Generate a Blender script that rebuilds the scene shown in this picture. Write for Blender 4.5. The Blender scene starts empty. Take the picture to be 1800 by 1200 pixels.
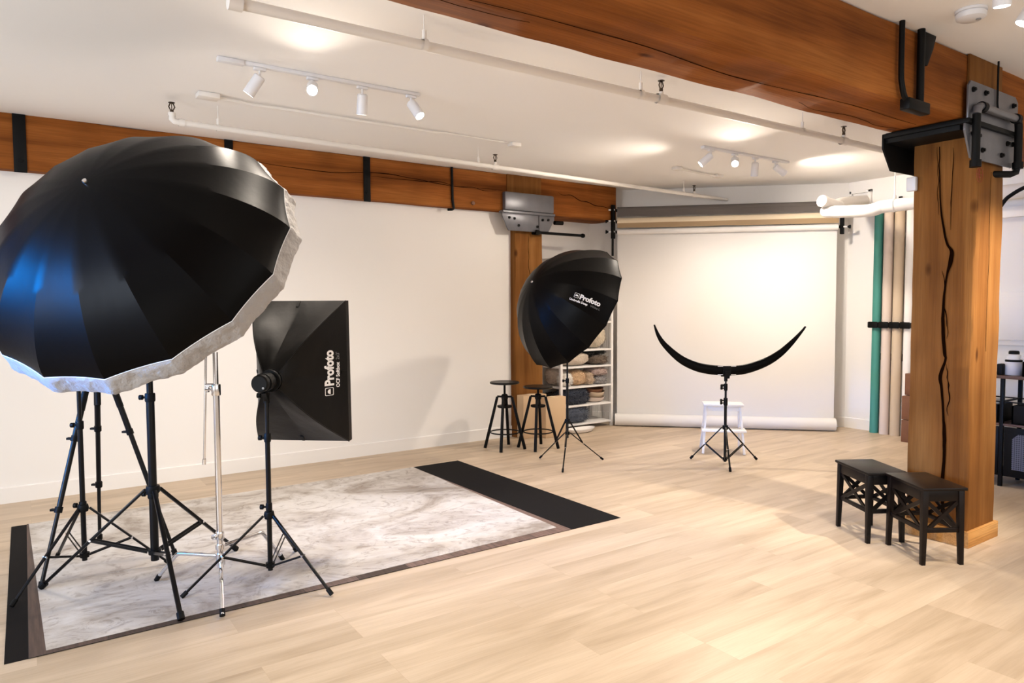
import bpy, bmesh, math, random
from math import sin, cos, pi, radians, sqrt
from mathutils import Vector, Matrix, noise
from mathutils.bvhtree import BVHTree

random.seed(7)
S = bpy.context.scene
COL = S.collection

# ------------------------------------------------------------------ camera
YAW, PITCH, ROLL, FPX = 0.9659, -0.0512, -0.0049, 1241.6
FWD = Vector((cos(PITCH)*cos(YAW), cos(PITCH)*sin(YAW), sin(PITCH)))
_r = Vector((sin(YAW), -cos(YAW), 0)); _u = _r.cross(FWD)
_r2 = cos(ROLL)*_r + sin(ROLL)*_u; _u2 = -sin(ROLL)*_r + cos(ROLL)*_u
cam_d = bpy.data.cameras.new('camera'); cam = bpy.data.objects.new('camera', cam_d); COL.objects.link(cam)
cam_d.sensor_width = 36; cam_d.lens = 36*FPX/1800; cam_d.clip_start = .05; cam_d.clip_end = 100
mw = Matrix((_r2, _u2, -FWD)).transposed().to_4x4(); mw.translation = Vector((0, 0, 1.5))
cam.matrix_world = mw
S.camera = cam
RT = Vector((sin(YAW), -cos(YAW), 0))          # horizontal, to the camera's right
FW = Vector((cos(YAW), sin(YAW), 0))           # horizontal, away from the camera

# ------------------------------------------------------------------ view, world, daylight
S.view_settings.view_transform = 'Standard'; S.view_settings.look = 'None'
S.view_settings.gamma = 1; S.view_settings.use_curve_mapping = False
S.view_settings.exposure = 0.90
w = bpy.data.worlds.new('sky'); S.world = w; w.use_nodes = True
bg = w.node_tree.nodes['Background']; bg.inputs[0].default_value = (.80, .88, 1, 1); bg.inputs[1].default_value = .45

def area(name, loc, target, sx, sy, energy, col):
    d = bpy.data.lights.new(name, 'AREA'); d.shape = 'RECTANGLE'; d.size = sx; d.size_y = sy
    d.energy = energy; d.color = col
    o = bpy.data.objects.new(name, d); COL.objects.link(o); o.location = loc
    o.rotation_euler = (Vector(target)-Vector(loc)).to_track_quat('-Z', 'Y').to_euler()
    return o
# daylight coming in through the unseen west windows, plus an added fill from the south
dl = area('daylight_west', (-3.62, 4.45, 2.0), (0, 4.08, 1.36), 1.4, 1.1, 19, (.0, .27, 1.0)); dl.data.spread = radians(31)   # spread narrowed so the blue tints the umbrella and spares the walls
area('daylight_west_near', (-3.62, 1.9, 1.75), (0, 2.6, 2.5), 2.6, 1.6, 118, (.80, .89, 1.0))
area('fill_south', (2.4, -3.62, 1.8), (2.4, 0, 2.6), 7.6, 1.8, 45, (1.0, .95, .88))  # added soft fill from behind the camera
WARM = (1.0, .875, .74)
def spot(name, loc, d, energy, size=150, blend=.6, rad=.04, col=WARM):
    l = bpy.data.lights.new(name, 'SPOT'); l.energy = energy; l.spot_size = radians(size); l.spot_blend = blend
    l.shadow_soft_size = rad; l.color = col
    o = bpy.data.objects.new(name, l); COL.objects.link(o); o.location = loc
    o.rotation_euler = Vector(d).to_track_quat('-Z', 'Y').to_euler()
    return o

# ------------------------------------------------------------------ materials
def nd(nt, t, **kw):
    n = nt.nodes.new(t)
    for k, v in kw.items(): setattr(n, k, v)
    return n
def mat(name, col, rough=.5, metal=0, spec=.5, bump=0, bscale=80, var=0, vscale=6, sheen=0, emit=None, es=0, coat=0, stretch=None, trans=0, sheen_rough=.4, bdist=.004):
    m = bpy.data.materials.new(name); m.use_nodes = True; nt = m.node_tree; b = nt.nodes['Principled BSDF']
    I = b.inputs
    I['Base Color'].default_value = (*col, 1); I['Roughness'].default_value = rough; I['Metallic'].default_value = metal
    I['Specular IOR Level'].default_value = spec; I['Sheen Weight'].default_value = sheen; I['Sheen Roughness'].default_value = sheen_rough
    I['Coat Weight'].default_value = coat; I['Transmission Weight'].default_value = trans
    if emit: I['Emission Color'].default_value = (*emit, 1); I['Emission Strength'].default_value = es
    tc = nd(nt, 'ShaderNodeTexCoord'); mp = nd(nt, 'ShaderNodeMapping'); nt.links.new(tc.outputs['Object'], mp.inputs[0])
    if stretch: mp.inputs['Scale'].default_value = stretch
    if var:
        n = nd(nt, 'ShaderNodeTexNoise'); n.inputs['Scale'].default_value = vscale; n.inputs['Detail'].default_value = 5
        nt.links.new(mp.outputs[0], n.inputs[0])
        mx = nd(nt, 'ShaderNodeMix', data_type='RGBA')
        mx.inputs[6].default_value = (*[c*(1-var) for c in col], 1); mx.inputs[7].default_value = (*[min(1, c*(1+var)) for c in col], 1)
        nt.links.new(n.outputs[0], mx.inputs[0]); nt.links.new(mx.outputs[2], I['Base Color'])
    if bump:
        n = nd(nt, 'ShaderNodeTexNoise'); n.inputs['Scale'].default_value = bscale; n.inputs['Detail'].default_value = 4
        nt.links.new(mp.outputs[0], n.inputs[0]); bp = nd(nt, 'ShaderNodeBump'); bp.inputs['Strength'].default_value = bump
        bp.inputs['Distance'].default_value = bdist
        nt.links.new(n.outputs[0], bp.inputs['Height']); nt.links.new(bp.outputs[0], I['Normal'])
    return m
def ramp(nt, stops):
    r = nd(nt, 'ShaderNodeValToRGB'); e = r.color_ramp.elements
    while len(e) < len(stops): e.new(.5)
    for i, (p, c) in enumerate(stops): e[i].position = p; e[i].color = (*c, 1)
    return r
def timber(name, axis, tones, rough=.62, fine=.7):
    """sawn fir: long grain along AXIS, growth bands, knots"""
    m = bpy.data.materials.new(name); m.use_nodes = True; nt = m.node_tree; b = nt.nodes['Principled BSDF']; L = nt.links
    b.inputs['Roughness'].default_value = rough+.12; b.inputs['Specular IOR Level'].default_value = .1
    tc = nd(nt, 'ShaderNodeTexCoord')
    def mapped(lo, cr):
        mp = nd(nt, 'ShaderNodeMapping'); s = [cr]*3; s[axis] = lo; mp.inputs['Scale'].default_value = s
        L.new(tc.outputs['Object'], mp.inputs[0]); return mp
    n1 = nd(nt, 'ShaderNodeTexNoise'); n1.inputs['Scale'].default_value = 1; n1.inputs['Detail'].default_value = 6; n1.inputs['Distortion'].default_value = .6
    L.new(mapped(.5, 7).outputs[0], n1.inputs[0])
    n2 = nd(nt, 'ShaderNodeTexNoise'); n2.inputs['Scale'].default_value = 1; n2.inputs['Detail'].default_value = 3
    L.new(mapped(3, 110).outputs[0], n2.inputs[0])
    n3 = nd(nt, 'ShaderNodeTexNoise'); n3.inputs['Scale'].default_value = 1.6; n3.inputs['Detail'].default_value = 2
    L.new(tc.outputs['Object'], n3.inputs[0])
    r = ramp(nt, [(.3, tones[0]), (.5, tones[1]), (.72, tones[2])]); L.new(n1.outputs[0], r.inputs[0])
    def mixc(t, fac, a, bb):
        x = nd(nt, 'ShaderNodeMix', data_type='RGBA', blend_type=t); x.inputs[0].default_value = fac
        L.new(a, x.inputs[6]); L.new(bb, x.inputs[7]); return x.outputs[2]
    r2 = ramp(nt, [(.35, (.62, .58, .55)), (.6, (1, 1, 1))]); L.new(n2.outputs[0], r2.inputs[0])
    c = mixc('MULTIPLY', fine, r.outputs[0], r2.outputs[0])
    r3 = ramp(nt, [(.3, (.75, .72, .7)), (.65, (1.12, 1.1, 1.1))]); L.new(n3.outputs[0], r3.inputs[0])
    c = mixc('MULTIPLY', 1, c, r3.outputs[0])
    vo = nd(nt, 'ShaderNodeTexVoronoi'); vo.inputs['Scale'].default_value = 1; L.new(mapped(1.3, 2.9).outputs[0], vo.inputs[0])
    rk = ramp(nt, [(.03, (.25, .17, .12)), (.075, (1, 1, 1))]); L.new(vo.outputs['Distance'], rk.inputs[0])
    c = mixc('MULTIPLY', .85, c, rk.outputs[0])
    L.new(c, b.inputs['Base Color'])
    bp = nd(nt, 'ShaderNodeBump'); bp.inputs['Strength'].default_value = .35; bp.inputs['Distance'].default_value = .004
    L.new(n2.outputs[0], bp.inputs['Height']); L.new(bp.outputs[0], b.inputs['Normal'])
    return m
FIR = [(.165, .050, .009), (.27, .088, .017), (.37, .138, .032)]
FIRC = [(.145, .054, .012), (.218, .091, .022), (.29, .138, .040)]
def floor_mat():
    m = bpy.data.materials.new('oak_planks'); m.use_nodes = True; nt = m.node_tree; b = nt.nodes['Principled BSDF']; L = nt.links
    b.inputs['Roughness'].default_value = .42; b.inputs['Specular IOR Level'].default_value = .35
    tc = nd(nt, 'ShaderNodeTexCoord')
    br = nd(nt, 'ShaderNodeTexBrick'); br.offset = .37; br.offset_frequency = 3
    for k, v in (('Scale', 1), ('Mortar Size', .0008), ('Brick Width', 1.22), ('Row Height', .185), ('Bias', 0), ('Mortar Smooth', .1)): br.inputs[k].default_value = v
    br.inputs['Color1'].default_value = (0, 0, 0, 1); br.inputs['Color2'].default_value = (1, 1, 1, 1); br.inputs['Mortar'].default_value = (.5, .5, .5, 1)
    L.new(tc.outputs['Object'], br.inputs[0])
    # every plank gets its own offset into the grain
    add = nd(nt, 'ShaderNodeVectorMath', operation='MULTIPLY_ADD'); add.inputs[1].default_value = (13, 7, 3)
    L.new(br.outputs['Color'], add.inputs[0]); L.new(tc.outputs['Object'], add.inputs[2])
    mp = nd(nt, 'ShaderNodeMapping'); mp.inputs['Scale'].default_value = (.9, 7.5, 1); L.new(add.outputs[0], mp.inputs[0])
    n = nd(nt, 'ShaderNodeTexNoise'); n.inputs['Scale'].default_value = 1; n.inputs['Detail'].default_value = 5; n.inputs['Distortion'].default_value = .8
    L.new(mp.outputs[0], n.inputs[0])
    r = ramp(nt, [(.25, (.42, .318, .212)), (.5, (.55, .435, .312)), (.75, (.64, .52, .385))]); L.new(n.outputs[0], r.inputs[0])
    mp2 = nd(nt, 'ShaderNodeMapping'); mp2.inputs['Scale'].default_value = (6, 130, 1); L.new(add.outputs[0], mp2.inputs[0])
    n2 = nd(nt, 'ShaderNodeTexNoise'); n2.inputs['Scale'].default_value = 1; n2.inputs['Detail'].default_value = 3; L.new(mp2.outputs[0], n2.inputs[0])
    r2 = ramp(nt, [(.3, (.86, .84, .82)), (.6, (1, 1, 1))]); L.new(n2.outputs[0], r2.inputs[0])
    x = nd(nt, 'ShaderNodeMix', data_type='RGBA', blend_type='MULTIPLY'); x.inputs[0].default_value = .5
    L.new(r.outputs[0], x.inputs[6]); L.new(r2.outputs[0], x.inputs[7])
    r3 = ramp(nt, [(0, (.90, .89, .88)), (1, (1.06, 1.06, 1.07))]); L.new(br.outputs['Color'], r3.inputs[0])
    y = nd(nt, 'ShaderNodeMix', data_type='RGBA', blend_type='MULTIPLY'); y.inputs[0].default_value = 1
    L.new(x.outputs[2], y.inputs[6]); L.new(r3.outputs[0], y.inputs[7])
    z = nd(nt, 'ShaderNodeMix', data_type='RGBA'); z.inputs[7].default_value = (.46, .35, .24, 1)
    L.new(br.outputs['Fac'], z.inputs[0]); L.new(y.outputs[2], z.inputs[6]); L.new(z.outputs[2], b.inputs['Base Color'])
    bp = nd(nt, 'ShaderNodeBump'); bp.inputs['Strength'].default_value = .08; bp.inputs['Distance'].default_value = .002
    L.new(n2.outputs[0], bp.inputs['Height']); L.new(bp.outputs[0], b.inputs['Normal'])
    return m
def plaster_mat():
    m = bpy.data.materials.new('plaster_print'); m.use_nodes = True; nt = m.node_tree; b = nt.nodes['Principled BSDF']; L = nt.links
    b.inputs['Roughness'].default_value = .6; b.inputs['Specular IOR Level'].default_value = .3
    tc = nd(nt, 'ShaderNodeTexCoord'); mp = nd(nt, 'ShaderNodeMapping'); mp.inputs['Scale'].default_value = (1.0, 1.25, 1); mp.inputs['Rotation'].default_value = (0, 0, .35)
    L.new(tc.outputs['Object'], mp.inputs[0])
    a = nd(nt, 'ShaderNodeTexNoise'); a.inputs['Scale'].default_value = 1.3; a.inputs['Detail'].default_value = 8; a.inputs['Distortion'].default_value = 1.4; a.inputs['Roughness'].default_value = .62
    L.new(mp.outputs[0], a.inputs[0])
    r = ramp(nt, [(.36, (.32, .275, .235)), (.46, (.50, .46, .42)), (.58, (.62, .595, .57))]); L.new(a.outputs[0], r.inputs[0])
    c = nd(nt, 'ShaderNodeTexNoise'); c.inputs['Scale'].default_value = 5; c.inputs['Detail'].default_value = 9; c.inputs['Distortion'].default_value = 2.6; c.inputs['Roughness'].default_value = .7
    L.new(mp.outputs[0], c.inputs[0])
    r2 = ramp(nt, [(.38, (.62, .58, .55)), (.47, (1, 1, 1)), (.62, (1.06, 1.06, 1.06))]); L.new(c.outputs[0], r2.inputs[0])
    x = nd(nt, 'ShaderNodeMix', data_type='RGBA', blend_type='MULTIPLY'); x.inputs[0].default_value = .75
    L.new(r.outputs[0], x.inputs[6]); L.new(r2.outputs[0], x.inputs[7]); L.new(x.outputs[2], b.inputs['Base Color'])
    return m
def darkwood_mat():
    m = bpy.data.materials.new('dark_plank_print'); m.use_nodes = True; nt = m.node_tree; b = nt.nodes['Principled BSDF']; L = nt.links
    b.inputs['Roughness'].default_value = .6
    tc = nd(nt, 'ShaderNodeTexCoord'); br = nd(nt, 'ShaderNodeTexBrick'); br.offset = 0
    for k, v in (('Scale', 1), ('Mortar Size', .002), ('Brick Width', .30), ('Row Height', 3.0)): br.inputs[k].default_value = v
    br.inputs['Color1'].default_value = (.035, .018, .012, 1); br.inputs['Color2'].default_value = (.22, .14, .11, 1); br.inputs['Mortar'].default_value = (.01, .007, .006, 1)
    L.new(tc.outputs['Object'], br.inputs[0])
    mp = nd(nt, 'ShaderNodeMapping'); mp.inputs['Scale'].default_value = (60, 4, 1); L.new(tc.outputs['Object'], mp.inputs[0])
    n = nd(nt, 'ShaderNodeTexNoise'); n.inputs['Scale'].default_value = 1; n.inputs['Detail'].default_value = 4; L.new(mp.outputs[0], n.inputs[0])
    r2 = ramp(nt, [(.35, (.6, .6, .6)), (.6, (1.15, 1.15, 1.15))]); L.new(n.outputs[0], r2.inputs[0])
    x = nd(nt, 'ShaderNodeMix', data_type='RGBA', blend_type='MULTIPLY'); x.inputs[0].default_value = 1
    L.new(br.outputs['Color'], x.inputs[6]); L.new(r2.outputs[0], x.inputs[7]); L.new(x.outputs[2], b.inputs['Base Color'])
    return m

M = dict(
 floor=floor_mat(), plaster=plaster_mat(), darkplank=darkwood_mat(),
 wall=mat('wall_paint', (.85, .82, .785), .75, spec=.25, bump=.06, bscale=300),
 ceil=mat('ceiling_paint', (.93, .91, .885), .85, spec=.2, bump=.05, bscale=200),
 trimw=mat('white_trim_paint', (.85, .82, .785), .45),
 beamx=timber('fir_beam', 0, FIR, .62, .5), colz=timber('fir_column', 2, FIRC, .62, .35),
 oak=timber('oak_trim', 0, [(.46, .22, .06), (.58, .30, .095), (.66, .38, .14)], .45),
 crack=mat('crack_dark', (.007, .0025, .001), 1, spec=0),
 steel=mat('painted_steel', (.15, .15, .165), .33, metal=.35, spec=.5, var=.25, vscale=9, bump=.15, bscale=120),
 steelb=mat('black_steel', (.005, .005, .005), .5, spec=.12),
 black=mat('black_paint', (.004, .0037, .0034), .45, spec=.12),
 blackm=mat('matt_black_plastic', (.003, .003, .003), .5, spec=.15),
 alum=mat('stand_black_anodised', (.003, .003, .0035), .32, spec=.22),
 chrome=mat('chrome', (.78, .78, .80), .16, metal=1, var=.08, vscale=30),
 canopy=mat('black_umbrella_fabric', (.0013, .0011, .0011), .36, spec=.09, sheen=0, bump=.05, bscale=26, bdist=.01),
 lining=mat('white_lining', (.80, .80, .80), .7),
 diffuser=mat('white_diffuser_fabric', (.36, .345, .335), .6, bump=1.0, bscale=14, bdist=.03, stretch=(1, 1, 1), sheen=.2),
 softfab=mat('softbox_fabric', (.0045, .004, .0035), .42, spec=.16, bump=.30, bscale=4, bdist=.03, stretch=(1, 1, .8)),
 print=mat('white_print', (.85, .84, .83), .6), printg=mat('grey_print', (.16, .16, .16), .6),
 pipe=mat('white_painted_pipe', (.80, .76, .71), .5),
 white=mat('white_lacquer', (.80, .78, .76), .35),
 plast=mat('white_plastic', (.74, .73, .74), .4),
 lamp=mat('lit_lamp_face', (1, 1, 1), .5, emit=(1, .93, .85), es=14),
 bronze=mat('sprinkler_bronze', (.06, .04, .025), .35, metal=.7),
 seat=mat('black_stained_wood', (.005, .0038, .0033), .36, spec=.2, bump=.1, bscale=60, stretch=(1, 8, 1)),
 seatB=mat('brown_black_wood', (.008, .0045, .003), .33, spec=.2, var=.3, vscale=20, stretch=(1, 8, 1)),
 card=mat('cardboard', (.62, .44, .27), .8, var=.05, vscale=3, bump=.1, bscale=90),
 paper=mat('white_paper', (.76, .735, .705), .8, spec=.15),
 paperg=mat('grey_paper', (.12, .105, .095), .7), paperc=mat('cream_paper', (.84, .70, .50), .75), papert=mat('tan_paper', (.38, .26, .14), .6),
 teal=mat('teal_paper', (.055, .26, .215), .6), ppink=mat('blush_paper', (.66, .55, .47), .7), ptan=mat('sand_paper', (.58, .46, .33), .7), pwhite=mat('white_roll_paper', (.82, .79, .76), .7),
 mat_=mat('black_rubber_mat', (.006, .005, .005), .85, spec=.15, bump=.1, bscale=500),
 brownshelf=mat('walnut_board', (.10, .05, .033), .45, var=.3, vscale=12, stretch=(8, 1, 1)),
 wdark=mat('brown_wood_block', (.16, .065, .03), .6, var=.3, vscale=10),
 red=mat('red_ink', (.30, .035, .02), .7),
 glass=mat('window_glass', (1, 1, 1), .02, trans=1),
 grey=mat('grey_plastic', (.30, .30, .31), .35), meshd=mat('dark_mesh', (.10, .095, .10), .5),
)
def perforated(name, col, back, sc):
    m = bpy.data.materials.new(name); m.use_nodes = True; nt = m.node_tree; b = nt.nodes['Principled BSDF']; L = nt.links
    tc = nd(nt, 'ShaderNodeTexCoord'); v = nd(nt, 'ShaderNodeTexVoronoi'); v.inputs['Scale'].default_value = sc; v.inputs['Randomness'].default_value = 0
    L.new(tc.outputs['Object'], v.inputs[0]); r = ramp(nt, [(.30, back), (.42, col)]); L.new(v.outputs['Distance'], r.inputs[0])
    L.new(r.outputs[0], b.inputs['Base Color']); b.inputs['Roughness'].default_value = .45; return m
M['meshd'] = perforated('perforated_door', (.11, .10, .105), (.012, .011, .011), 62)

# ------------------------------------------------------------------ mesh helpers
ORG = {}
def catmull(P, n):
    out = []
    for i in range(len(P)-1):
        a, b, c, d = P[max(i-1, 0)], P[i], P[i+1], P[min(i+2, len(P)-1)]
        for k in range(n):
            t = k/n; out.append(tuple(.5*(2*b[j]+(c[j]-a[j])*t+(2*a[j]-5*b[j]+4*c[j]-d[j])*t*t+(3*b[j]-a[j]-3*c[j]+d[j])*t**3) for j in range(len(b))))
    out.append(tuple(P[-1])); return out
class MB:
    def __init__(s): s.bm = bmesh.new(); s.uv = None
    def _add(s, verts, faces):
        vs = [s.bm.verts.new(v) for v in verts]
        for f in faces:
            try: s.bm.faces.new([vs[i] for i in f])
            except ValueError: pass
        return s
    def merge(s, b2):
        me = bpy.data.meshes.new('t'); b2.to_mesh(me); b2.free(); s.bm.from_mesh(me); bpy.data.meshes.remove(me); return s
    def box(s, x0, x1, y0, y1, z0, z1, bev=0, mtx=None, seg=2):
        b = bmesh.new(); bmesh.ops.create_cube(b, size=1)
        for v in b.verts: v.co = Vector(((x0+x1)/2+v.co.x*(x1-x0), (y0+y1)/2+v.co.y*(y1-y0), (z0+z1)/2+v.co.z*(z1-z0)))
        if bev: bmesh.ops.bevel(b, geom=b.edges[:], offset=bev, segments=seg, affect='EDGES', profile=.5)
        if mtx is not None: bmesh.ops.transform(b, matrix=mtx, verts=b.verts[:])
        return s.merge(b)
    def cyl(s, p0, p1, r0, r1=None, n=16, cap=True):
        return s.tube([p0, p1], [r0, r0 if r1 is None else r1], n, cap)
    def tube(s, pts, r, n=12, cap=True, flat=None):
        pts = [Vector(p) for p in pts]
        if not hasattr(r, '__len__'): r = [r]*len(pts)
        T = []
        for i in range(len(pts)):
            a = pts[max(i-1, 0)]; b = pts[min(i+1, len(pts)-1)]; T.append((b-a).normalized())
        up = Vector((0, 0, 1)) if abs(T[0].z) < .9 else Vector((1, 0, 0))
        e = (up - T[0]*up.dot(T[0])).normalized(); rings = []
        for i, p in enumerate(pts):
            e = (e - T[i]*e.dot(T[i])).normalized(); f = T[i].cross(e)
            k = 1.0
            if 0 < i < len(pts)-1:
                c = (pts[i]-pts[i-1]).normalized().dot((pts[i+1]-pts[i]).normalized()); k = 1/max(.6, sqrt((1+c)/2))
            ring = []
            for j in range(n):
                a = 2*pi*j/n; ring.append(s.bm.verts.new(p + (e*cos(a)+f*sin(a))*r[i]*(k if k < 1.15 else 1.0)))
            rings.append(ring)
        for a, b in zip(rings, rings[1:]):
            for j in range(n): s.bm.faces.new([a[j], a[(j+1) % n], b[(j+1) % n], b[j]])
        if cap:
            s.bm.faces.new(rings[0][::-1]); s.bm.faces.new(rings[-1])
        return s
    def lathe(s, prof, c=(0, 0, 0), ax=(0, 0, 1), n=32):
        """prof: list of (r, h) along axis AX from C"""
        ax = Vector(ax).normalized(); c = Vector(c); u = Vector((1, 0, 0)) if abs(ax.x) < .9 else Vector((0, 1, 0))
        e = (u-ax*u.dot(ax)).normalized(); f = ax.cross(e); rings = []
        for r, h in prof:
            if r < 1e-6: rings.append([s.bm.verts.new(c+ax*h)])
            else: rings.append([s.bm.verts.new(c+ax*h+(e*cos(2*pi*j/n)+f*sin(2*pi*j/n))*r) for j in range(n)])
        for a, b in zip(rings, rings[1:]):
            for j in range(n):
                k = (j+1) % n
                if len(a) == 1 and len(b) == 1: break
                if len(a) == 1: s.bm.faces.new([a[0], b[k], b[j]])
                elif len(b) == 1: s.bm.faces.new([a[j], a[k], b[0]])
                else: s.bm.faces.new([a[j], a[k], b[k], b[j]])
        return s
    def prism(s, poly, axis, a, b, bev=0):
        """polygon of 2-tuples extruded along AXIS (0,1,2) from a to b"""
        def P(p, t): q = list(p); q.insert(axis, t); return q
        b2 = bmesh.new(); n = len(poly)
        v0 = [b2.verts.new(P(p, a)) for p in poly]; v1 = [b2.verts.new(P(p, b)) for p in poly]
        b2.faces.new(v0); b2.faces.new(v1[::-1])
        for i in range(n): b2.faces.new([v0[i], v1[i], v1[(i+1) % n], v0[(i+1) % n]])
        bmesh.ops.recalc_face_normals(b2, faces=b2.faces[:])
        if bev: bmesh.ops.bevel(b2, geom=b2.edges[:], offset=bev, segments=2, affect='EDGES', profile=.5)
        return s.merge(b2)
    def bar(s, p0, p1, w, h, up=(0, 0, 1), bev=0, w1=None, h1=None):
        """rectangular bar from p0 to p1, width w across, height h along UP; may taper to w1, h1"""
        p0 = Vector(p0); p1 = Vector(p1); t = (p1-p0).normalized(); up = Vector(up); up = Vector((1, 0, 0)) if abs(up.dot(t)) > .99 else up; up = (up-t*up.dot(t)).normalized(); sd = t.cross(up)
        w1 = w if w1 is None else w1; h1 = h if h1 is None else h1; b = bmesh.new(); vs = []
        for p, ww, hh in ((p0, w, h), (p1, w1, h1)):
            for a, c in ((-1, -1), (1, -1), (1, 1), (-1, 1)): vs.append(b.verts.new(p+sd*a*ww/2+up*c*hh/2))
        for f in ((3, 2, 1, 0), (4, 5, 6, 7), (0, 1, 5, 4), (1, 2, 6, 5), (2, 3, 7, 6), (3, 0, 4, 7)): b.faces.new([vs[i] for i in f])
        if bev: bmesh.ops.bevel(b, geom=b.edges[:], offset=bev, segments=2, affect='EDGES', profile=.5)
        return s.merge(b)
    def build(s, name, m, parent=None, org=None, angle=32, smooth=True, recalc=True, **tags):
        o0 = Vector(ORG[parent.name]) if parent else Vector(org or (0, 0, 0))
        if recalc: bmesh.ops.recalc_face_normals(s.bm, faces=s.bm.faces[:])
        for v in s.bm.verts: v.co -= o0
        me = bpy.data.meshes.new(name); s.bm.to_mesh(me); s.bm.free()
        if smooth:
            me.shade_smooth(); me.set_sharp_from_angle(angle=radians(angle))
        me.materials.append(M[m] if isinstance(m, str) else m)
        o = bpy.data.objects.new(name, me); COL.objects.link(o); ORG[o.name] = tuple(o0)
        if parent: o.parent = parent
        else: o.location = o0
        for k, v in tags.items(): o[k] = v
        return o
def thing(name, label, cat, loc=(0, 0, 0), group=None):
    o = bpy.data.objects.new(name, None); COL.objects.link(o); o.location = loc; o.empty_display_size = .05
    ORG[o.name] = tuple(loc); o['label'] = label; o['category'] = cat
    if group: o['group'] = group
    return o
def tag(o, label, cat, group=None):
    o['label'] = label; o['category'] = cat
    if group: o['group'] = group
    return o
def struct(mb, name, m, label=None, **k):
    o = mb.build(name, m, **k); o['kind'] = 'structure'
    if label: o['label'] = label
    return o
def copy_tree(o, parent=None):
    c = o.copy(); COL.objects.link(c)
    if parent: c.parent = parent
    for ch in list(o.children): copy_tree(ch, c)
    return c

# ------------------------------------------------------------------ the room
H = 2.945; XW = -3.5; YS = -3.5
struct(MB().box(XW-.2, 8.6, YS-.2, 7.3, -.2, 0), 'floor', 'floor', smooth=False)
struct(MB().box(XW-.2, 8.6, YS-.2, 7.3, H, H+.2), 'ceiling', 'ceil', smooth=False)
struct(MB().box(XW-.2, 4.60, 6.62, 7.2, 0, 2.535), 'wall_left', 'wall', smooth=False)
struct(MB().box(4.60, 6.3, 6.92, 7.2, 0, H), 'wall_alcove', 'wall', smooth=False)
struct(MB().prism([(6.0, 6.92), (8.19, 4.73), (8.5, 4.73), (8.5, 7.2), (6.0, 7.2)], 2, 0, H), 'wall_back', 'wall', smooth=False)
struct(MB().box(8.19, 8.5, 2.9, 4.73, 0, H), 'wall_right', 'wall', smooth=False)
struct(MB().box(7.1, 8.5, YS, 3.0, 0, H), 'wall_right_near', 'wall', smooth=False)
def wall_with_window(name, horizontal, a0, a1, w0, w1, z0, z1, t0, t1):
    m = MB()
    def bx(p, q, zz0, zz1):
        if horizontal: m.box(p, q, t0, t1, zz0, zz1)
        else: m.box(t0, t1, p, q, zz0, zz1)
    bx(a0, w0, 0, H); bx(w1, a1, 0, H); bx(w0, w1, 0, z0); bx(w0, w1, z1, H)
    return struct(m, name, 'wall', smooth=False)
wall_with_window('wall_west', False, 3.6, 6.9, 3.9, 5.4, .9, 2.6, XW-.2, XW)
wall_with_window('wall_west_near', False, YS, 3.6, .5, 3.3, .9, 2.6, XW-.2, XW)
wall_with_window('wall_south', True, XW-.2, 7.1, -1.4, 6.2, .9, 2.7, YS-.2, YS)
def window(name, horizontal, w0, w1, z0, z1, t, n):
    m = MB(); f = .05
    def bx(p, q, a, b):
        if horizontal: m.box(p, q, t-.03, t+.03, a, b)
        else: m.box(t-.03, t+.03, p, q, a, b)
    bx(w0, w1, z0, z0+f); bx(w0, w1, z1-f, z1)
    for i in range(n+1):
        p = w0+(w1-w0)*i/n; bx(max(w0, p-f/2), min(w1, p+f/2), z0+f, z1-f)
    return struct(m, name, 'trimw', smooth=False)
window('window_1', False, 3.9, 5.4, .9, 2.6, XW-.05, 1)
window('window_3', False, .5, 3.3, .9, 2.6, XW-.05, 2)
window('fill_window', True, -1.4, 6.2, .9, 2.7, YS-.05, 6)  # unseen window added to go with the south fill light
def bboard(name, p0, p1, th=.014, h=.125):
    p0 = Vector((*p0, 0)); p1 = Vector((*p1, 0)); t = (p1-p0).normalized(); n = Vector((t.y, -t.x, 0))
    m = MB(); q = [p0, p1, p1+n*th, p0+n*th]
    top = [q[0]+Vector((0, 0, h)), q[1]+Vector((0, 0, h)), p1+n*(th-.004)+Vector((0, 0, h)), p0+n*(th-.004)+Vector((0, 0, h))]
    mid = [v+Vector((0, 0, h-.006)) for v in q]
    m._add(q+mid+top, [(0, 1, 2, 3), (0, 4, 5, 1), (1, 5, 6, 2), (2, 6, 7, 3), (3, 7, 4, 0), (4, 8, 9, 5), (5, 9, 10, 6), (6, 10, 11, 7), (7, 11, 8, 4), (8, 11, 10, 9)])
    return struct(m, name, 'trimw', smooth=False)
bboard('baseboard_left', (XW, 6.62), (4.56, 6.62))
bboard('baseboard_alcove', (4.95, 6.92), (6.0, 6.92))
bboard('baseboard_back', (6.0, 6.92), (8.19, 4.73))
bboard('baseboard_right', (8.19, 4.73), (8.19, 3.0))
bboard('baseboard_right_near', (7.1, 3.0), (7.1, YS))

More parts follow.
